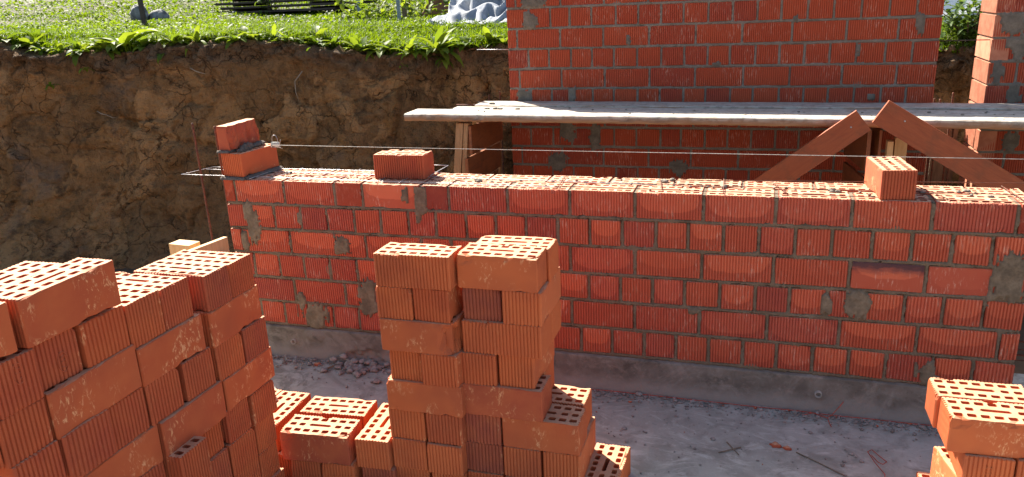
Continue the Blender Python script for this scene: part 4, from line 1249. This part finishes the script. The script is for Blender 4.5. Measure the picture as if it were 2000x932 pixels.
def weed(x, e, n, L, w, label, seed, up=(.4, 1.3), dz=0.0, y=None, z=None, name='weed_plant', wavy=.15):
    r = random.Random(seed)
    yy = edge_y(x) + rim(x) + e if y is None else y
    zz = (lawn_h(x, yy, max(0, e)) + dz) if z is None else z
    mb = MB()
    for i in range(n):
        leaf_blade(mb, (r.uniform(-.012, .012), r.uniform(-.012, .012), 0), r.uniform(0, 6.28), r.uniform(*up), L * r.uniform(.55, 1.1), w * r.uniform(.7, 1.1), r.uniform(.5, 1.7), r.uniform(.1, 1), r, wavy)
    o = mb.build(name, M['weed']); o.location = (x, yy, zz)
    return tag(o, label, 'weed', 'weeds along the bank')
weed(-.33, .02, 38, .27, .055, 'big yellowing dock plant on the rim near the tall wall', 1, (.5, 1.45))
weed(-.47, .03, 12, .15, .045, 'dock plant left of the big yellowing one', 2, (.4, 1.2))
weed(-.27, -.03, 7, .10, .035, 'dark low weed hanging just below the big yellowing dock', 3, (-.4, .5), -.05)
weed(-2.37, .10, 13, .30, .095, 'tall broad-leaved dock before the grey stone', 4, (.7, 1.4))
weed(-2.44, .03, 12, .15, .05, 'reddish-edged weed at the rim below the steel stake', 5, (.1, .9))
weed(-2.60, -.01, 9, .14, .05, 'bright weed spilling over the rim left of the stake', 6, (-.1, .7))
weed(-3.00, .05, 11, .17, .06, 'broad weed at the left end of the rim', 7, (.1, .8))
weed(-3.13, .04, 9, .16, .06, 'leftmost broad weed cut by the photo edge', 8, (.1, .9))
weed(-2.20, .12, 16, .17, .018, 'tuft of long grass right of the stake', 9, (.7, 1.4), wavy=0)
weed(-1.55, .06, 10, .12, .032, 'leafy weed above the middle of the bank', 10, (.4, 1.2))
weed(-1.86, .05, 10, .11, .03, 'leafy weed above the dark hanging rim', 13, (.4, 1.2))
weed(-1.20, .05, 12, .12, .035, 'weed cluster over the clods left of the dock plants', 11, (.4, 1.2))
weed(-.85, .04, 12, .12, .04, 'weed cluster among the clods nearest the dock plants', 12, (.4, 1.2))
weed(-.06, .42, 7, .14, .06, 'round-leaved weed in front of the grey tarpaulin', 14, (.4, 1.1))
weed(-2.05, -.03, 8, .08, .030, 'small dark weed on the bank face under the rim', 15, (-.2, .6), -.06)
weed(-1.13, -.06, 5, .055, .022, 'tiny seedling on the clods in the middle', 16, (.0, 1.2), -.045)
weed(-.52, -.06, 4, .04, .020, 'tiny round seedling under the dock plants', 17, (.2, 1.2), -.075)
weed(-2.52, -.08, 6, .06, .026, 'small bright weed halfway up the left bank face', 18, (-.1, .8), -.10)
weed(-2.72, -.16, 8, .06, .022, 'small sprouting weed on the left buttress of the bank', 19, (-.3, .9), -.20)

r = random.Random(55)
for i in range(34):
    x = -3.2 + 3.3 * (i + r.uniform(.1, .9)) / 34
    weed(x, r.choice((r.uniform(-.02, .06), r.uniform(.0, .25))), r.randrange(8, 15), r.uniform(.10, .19), r.uniform(.028, .06), 'low leafy weed tuft lost in the grass along the rim', 100 + i, (.2, 1.3), name='rim_weed')['group'] = 'small weed tufts along the rim'

def leafy_bush(x, y, z, h, w, n, label, seed, name='leafy_bush'):
    r = random.Random(seed); b = empty(name, (x, y, z)); tag(b, label, 'bush')
    mb = MB(); tips = []
    for i in range(14):
        a = r.uniform(0, 6.28); rr = w * r.uniform(.1, .9); hh = h * r.uniform(.5, 1.0)
        tips.append(Vector((math.cos(a) * rr, math.sin(a) * rr * .7, hh)))
        mb.tube([(0, 0, -.02), tuple(tips[-1] * .5 + Vector((0, 0, .05))), tuple(tips[-1])], [.006, .004, .002], 5)
    mb.build('stem', M['grey_wood'], b)
    mb = MB()
    for i in range(n):
        t = r.choice(tips); p = t * r.uniform(.25, 1.08) + Vector((r.gauss(0, 1), r.gauss(0, .8), r.gauss(0, 1))) * .06
        leaf_blade(mb, p, r.uniform(0, 6.28), r.uniform(-.5, .8), r.uniform(.035, .07), r.uniform(.022, .038), r.uniform(.2, 1), r.random(), r)
    mb.build('foliage', M['bush'], b)
leafy_bush(2.98, 2.82, .30, .30, .30, 650, 'leafy bush glimpsed through the gap between tall wall and pier', 3)
leafy_bush(-3.60, 5.05, .66, .30, .14, 120, 'small leafy shoot growing in front of the dark board pile', 6, 'leafy_shoot')

# ------------------------------------------------------------------ things on the grass
def ground_z(x, y):
    return lawn_h(x, y)
GBD = 'dark boards of the pile'
base = Vector((-3.45, 5.24, 0)); d = Vector((2.5, -.9, 0)).normalized()
bl = [('lowest', 0.1, 1.9), ('second lowest', .15, 2.3), ('third', .0, 2.2), ('fourth', .25, 2.5), ('fifth', .0, 2.35), ('sixth', .12, 2.5), ('topmost', -.02, 2.4)]
for i, (w, off, L) in enumerate(bl):
    z = ground_z(base.x, base.y) + .03 + .052 * i
    c = base + d * off
    plank('pile_board', (c.x - d.x * L / 2, c.y - d.y * L / 2, z + .024), (c.x + d.x * L / 2, c.y + d.y * L / 2, z + .030), .5, .026, M['darkboard'], 'dark weathered board, %s in the pile on the grass' % w, 'board', GBD, 20 + i, n=20)
    for s_ in (-.7, .6):
        pass
for i in range(6):
    for s_ in (-.75, .65):
        z = ground_z(base.x, base.y) + .03 + .052 * i + .028
        c = base + d * s_
        mb = MB(); mb.box((0, 0, 0), (.04, .46, .021)); o = mb.build('spacer_stick', M['darkboard']); o.location = (c.x, c.y, z + .011); o.rotation_euler = (0, 0, math.atan2(d.y, d.x))
        tag(o, '%s spacer stick from below, %s side of the dark board pile' % (ORD[i], 'left' if s_ < 0 else 'right'), 'stick', 'spacers in the board pile')
# stones and stake
def rock(name, c, s, label, seed):
    mb = MB(); lump(mb, (0, 0, 0), s, seed, 14, .28); o = mb.build(name, M['stone']); o.location = c; return tag(o, label, 'stone', 'stones on the grass')
z = ground_z(-3.30, 2.95)
rock('field_stone', (-5.00, 4.60, ground_z(-5.0, 4.6) + .06), (.095, .09, .125), 'pale grey field stone left of the steel stake', 2)
rock('field_stone', (-4.85, 4.72, ground_z(-4.85, 4.72) + .03), (.11, .10, .085), 'lower darker stone right of the steel stake', 5)
def stake(x, y, h, w, mat, label, lean=0.0, name='fence_post'):
    mb = MB(); vs = []
    for z, dx in ((-.05, 0), (h, lean)):
        for sx, sy in ((-1, -1), (1, -1), (1, 1), (-1, 1)): vs.append((dx + sx * w / 2, sy * w / 2, z))
    mb.add(vs, [(0, 3, 2, 1), (4, 5, 6, 7), (0, 1, 5, 4), (1, 2, 6, 5), (2, 3, 7, 6), (3, 0, 4, 7)])
    o = mb.build(name, mat); o.location = (x, y, ground_z(x, y)); return tag(o, label, 'post', 'posts on the grass')
stake(-4.19, 3.74, .75, .036, M['darksteel'], 'thin dark steel stake in front of the grey stones', -.02, 'steel_stake')
stake(-2.15, 4.43, .8, .032, M['post'], 'blue-grey post beside the right end of the board pile', -.01)
stake(-1.245, 3.42, .8, .024, M['post'], 'pale blue-grey post, middle of the three near the grey wood one')
stake(-1.40, 3.87, .8, .034, M['grey_wood'], 'weathered grey wooden post right behind the pale blue one', .0)
stake(-1.54, 4.30, .8, .014, M['rust'], 'thin brown rod rightmost of the posts', .0, 'steel_rod')

def cloth(name, c, d, w, dep, h, mat, label, cat, seed, nx=110, ny=80, th=0.006, fold=1.0, folds=0.0):
    """crumpled sheet over a heap: centre of its near edge, direction of that edge, width, depth, height"""
    mb = MB(); vs = []; fs = []
    d = Vector((d[0], d[1], 0)).normalized(); s_ = Vector((-d.y, d.x, 0))
    for j in range(ny + 1):
        for i in range(nx + 1):
            u, v = i / nx - .5, j / ny
            p = Vector((c[0], c[1], 0)) + d * (u * w) + s_ * (v * dep)
            p += Vector((noise.noise(Vector((u * 4, v * 4, seed))), noise.noise(Vector((v * 4, u * 4, seed + 3))), 0)) * .07 * w
            q = Vector((p.x * 2.6, p.y * 2.0, seed)) + Vector((noise.noise(p * 2.0), noise.noise(p * 2.0 + Vector((5, 5, 5))), 0)) * .5
            rg = 1 - abs(noise.noise(q)) * 1.6; rg2 = 1 - abs(noise.noise(q * 2.1 + Vector((4, 4, 4)))) * 1.5; rg3 = noise.noise(q * 5.5); vd = noise.voronoi(q * 1.7)[0]; vd2 = noise.voronoi(q * 3.6)[0]
            e = min(1, 4 * min(u + .5, .5 - u, v + .02, 1.02 - v))
            ff = 0.0
            if folds:
                vv = v * 7.5 + 1.5 * noise.noise(Vector((u * 2.3, v * 2.2, seed + 8))) + .7 * abs(noise.noise(Vector((u * 6, v * 3, seed + 1)))) * 2
                fr = vv - math.floor(vv); am = .35 + .9 * abs(noise.noise(Vector((u * 2.6 + math.floor(vv) * 3.1, math.floor(vv) * 1.7, seed))))
                ff = folds * am * (fr / .16 if fr < .16 else (1 - fr) / .84)
            z = ff * e + ground_z(p.x, p.y) + .012 + e * h * (.25 + .75 * math.sin(math.pi * min(1, v * .8 + .1)) * (1 - (1.5 * u) ** 2 * .8)) + fold * (.10 * rg + .20 * min(.8, vd[0]) + .10 * min(.8, vd2[0]) + .012 * rg3) * e
            vs.append((p.x, p.y, max(z, ground_z(p.x, p.y) + .004)))
    w_ = nx + 1
    for j in range(ny):
        for i in range(nx):
            a = j * w_ + i; fs.append((a, a + 1, a + w_ + 1, a + w_))
    mb.add(vs, fs, True); o = mb.build(name, mat)
    sol = o.modifiers.new('thickness', 'SOLIDIFY'); sol.thickness = th
    return tag(o, label, cat)
cloth('tarpaulin', (-.30, 3.02), (1, .10), 1.15, 3.4, .05, M['tarp'], 'crumpled silvery grey tarpaulin over a heap beside the tall wall', 'tarpaulin', 1.0, 120, 200, fold=.28, folds=.30)
cloth('crumpled_sheet', (-1.10, 4.05), (1, .25), .46, .40, .06, M['brownsheet'], 'crumpled brown sheet lying in the weeds left of the tarpaulin', 'sheet', 7.0, 40, 40, fold=.75)
cloth('ground_sheet', (3.5, 3.3), (1, .1), 2.4, 2.6, .55, M['whitetarp'], 'bright white sheet over a heap beyond the bush in the gap', 'tarpaulin', 5.0, 40, 40, fold=.4)

# weeds standing behind, taller growth between pile and tarpaulin
def thicket():
    mb = MB(); r = random.Random(31)
    for i in range(2600):
        x = r.uniform(-1.95, .1); e = r.uniform(2.0, 4.8)
        if x > -.75 and e < 3.6: continue
        y = edge_y(x) + e
        leaf_blade(mb, (x, y, ground_z(x, y) + r.uniform(0, .22)), r.uniform(0, 6.28), r.uniform(-.2, 1.3), r.uniform(.05, .10), r.uniform(.025, .045), r.uniform(.2, 1.3), r.random(), r)
    o = mb.build('undergrowth', M['weed']); tag(o, 'tall leafy undergrowth between the board pile and the tarpaulin', 'undergrowth', kind='stuff')
thicket()

# roots hanging from the bank
for i, (pts, lb) in enumerate((
        ([(-2.44, 1.20, .13), (-2.38, 1.17, .118), (-2.33, 1.16, .112), (-2.27, 1.15, .094), (-2.25, 1.15, .095)], 'pale bent root sticking out of the left bank face'),
        ([(-1.12, 1.62, .33), (-1.16, 1.58, .27), (-1.15, 1.56, .20), (-1.13, 1.55, .15)], 'thin dark root hanging down the middle of the bank'),
        ([(-1.83, 1.42, .38), (-1.75, 1.38, .36), (-1.68, 1.37, .345)], 'pale straw root near the rim above the split brick'))):
    mb = MB(); mb.tube(pts, [.0032 - .0005 * k for k in range(len(pts))], 5); o = mb.build('root', M['root']); tag(o, lb, 'root', 'roots in the bank')

# ------------------------------------------------------------------ litter on the floor
mb = MB(); r = random.Random(9); mr = MB()
for i in range(2600):
    x = r.uniform(-.6, 2.9)
    y = -.03 - abs(r.gauss(0, .035)) if r.random() < .72 else -.02 - r.random() ** 1.6 * .9
    s = min(.014, .0018 + r.expovariate(1 / .0016))
    lump(mb if r.random() > .02 else mr, (x, y, -.853 + s * .35), (s * r.uniform(.8, 1.5), s * r.uniform(.7, 1.3), s * r.uniform(.5, .9)), i * 1.7, 4, .5)
for i in range(90):
    x = r.gauss(.06, .07); y = -.03 - abs(r.gauss(0, .05)); s = r.uniform(.005, .017)
    lump(mb, (x, y, -.851 + s * .4 + max(0, .03 - abs(y + .03)) * r.random()), (s * 1.3, s, s * .7), i * 2.1, 5, .55)
for (x, y, s) in ((-.16, -.075, .014), (1.86, -.30, .016), (1.90, -.31, .012), (.02, -.06, .009), (1.0, -.2, .007), (1.3, -.1, .006)):
    lump(mr, (x, y, -.852), (s * 1.3, s, s * .6), x * 7, 6, .4)
o = mb.build('rubble', M['rubble']); tag(o, 'grey pebbles and concrete crumbs along the foot of the low wall', 'rubble', kind='stuff')
o = mr.build('brick_chips', M['brick']); o.color = (.85, 0, 0, 1); tag(o, 'red brick chips scattered on the concrete floor', 'chips', kind='stuff')
GT = 'twigs on the floor'
for pts, lb in (([(-.02, -.02, -.842), (-.06, -.07, -.846), (-.10, -.125, -.849)], 'grey splinter of wood lying by the rubble at the footing'),
                ([(1.665, -.395, -.851), (1.74, -.345, -.849)], 'dark twig crossing another on the floor'),
                ([(1.69, -.32, -.850), (1.735, -.40, -.847)], 'shorter dark twig laid over the first on the floor'),
                ([(1.93, -.33, -.851), (2.0, -.38, -.850), (2.08, -.44, -.851)], 'long bent twig by the red brick chips')):
    mb = MB(); mb.tube(pts, .0045 if 'grey' in lb else .0022, 5); o = mb.build('twig', M['grey_wood']); tag(o, lb, 'twig', GT)
mb = MB(); pts = []
for i in range(60):
    x = 1.10 + 1.40 * i / 59; pts.append((x, -.036 + .004 * noise.noise(Vector((x * 6, 0, 0))), -.848 + .003 * noise.noise(Vector((x * 5, 3, 0)))))
mb.tube(pts, .0017, 5)
ob = mb.build('red_string', M['redline']); tag(ob, 'straight red string along the foot of the footing', 'string', 'red strings on the floor')
mb = MB(); mb.tube([(2.107, -.016, -.797), (2.095, -.022, -.815), (2.065, -.045, -.846), (2.05, -.06, -.849), (2.055, -.10, -.850), (2.06, -.125, -.850)], .0016, 5); mb.tube([(1.96, -.06, -.85), (2.0, -.04, -.846), (2.05, -.062, -.849)], .0016, 5)
ob = mb.build('red_string', M['redline']); tag(ob, 'red string tail tied through the footing near the right sleeve', 'string', 'red strings on the floor')
mb = MB(); mb.tube([(2.20, -.47, -.851), (2.21, -.40, -.851), (2.185, -.33, -.850), (2.17, -.27, -.850), (2.185, -.255, -.849), (2.21, -.30, -.849), (2.225, -.325, -.848), (2.21, -.345, -.848), (2.195, -.33, -.849), (2.18, -.29, -.849)], .0015, 5)
ob = mb.build('red_string', M['redline']); tag(ob, 'looped red string lying loose on the floor before the right stack', 'string', 'red strings on the floor')

# ------------------------------------------------------------------ camera
cam = bpy.data.cameras.new('camera'); co = bpy.data.objects.new('camera', cam); COL.objects.link(co)
rt = Vector((0.95404049, 0.2966463, -0.04251721)); up = Vector((-0.04942875, 0.29570061, 0.95400102)); fw = Vector((-0.29557323, 0.90805403, -0.29677321))
m3 = Matrix((rt, up, -fw)).transposed()
co.matrix_world = Matrix.Translation((1.75248164, -2.94807589, .750528045)) @ m3.to_4x4()
cam.sensor_fit = 'HORIZONTAL'; cam.sensor_width = 36.0; cam.lens = 36.0 * 1533.46451 / 2000
cam.clip_start = .05; cam.clip_end = 500
SC.camera = co

# ------------------------------------------------------------------ light
EL = 42.0
sd = Vector((-.743 * math.cos(rad(EL)), .669 * math.cos(rad(EL)), math.sin(rad(EL)))).normalized()
sun = bpy.data.lights.new('sun', 'SUN'); sun.energy = 5.0; sun.angle = rad(.53); sun.color = (1.0, .93, .82)
so = bpy.data.objects.new('sun', sun); COL.objects.link(so); so.rotation_euler = sd.to_track_quat('Z', 'Y').to_euler(); so.location = (-4, 4, 6)
w = bpy.data.worlds.new('World'); SC.world = w; w.use_nodes = True
nt = w.node_tree; bg = nt.nodes['Background']
sky = nt.nodes.new('ShaderNodeTexSky'); sky.sky_type = 'NISHITA'; sky.sun_disc = False
sky.sun_elevation = rad(EL); sky.sun_rotation = math.atan2(sd.x, sd.y); sky.air_density = 1.0; sky.dust_density = 2.0
nt.links.new(sky.outputs[0], bg.inputs[0]); bg.inputs[1].default_value = .066
vs_ = SC.view_settings; vs_.view_transform = 'Standard'; vs_.look = 'None'; vs_.exposure = 1.9; vs_.gamma = 1.0; vs_.use_curve_mapping = False
SC.cycles.max_bounces = 8
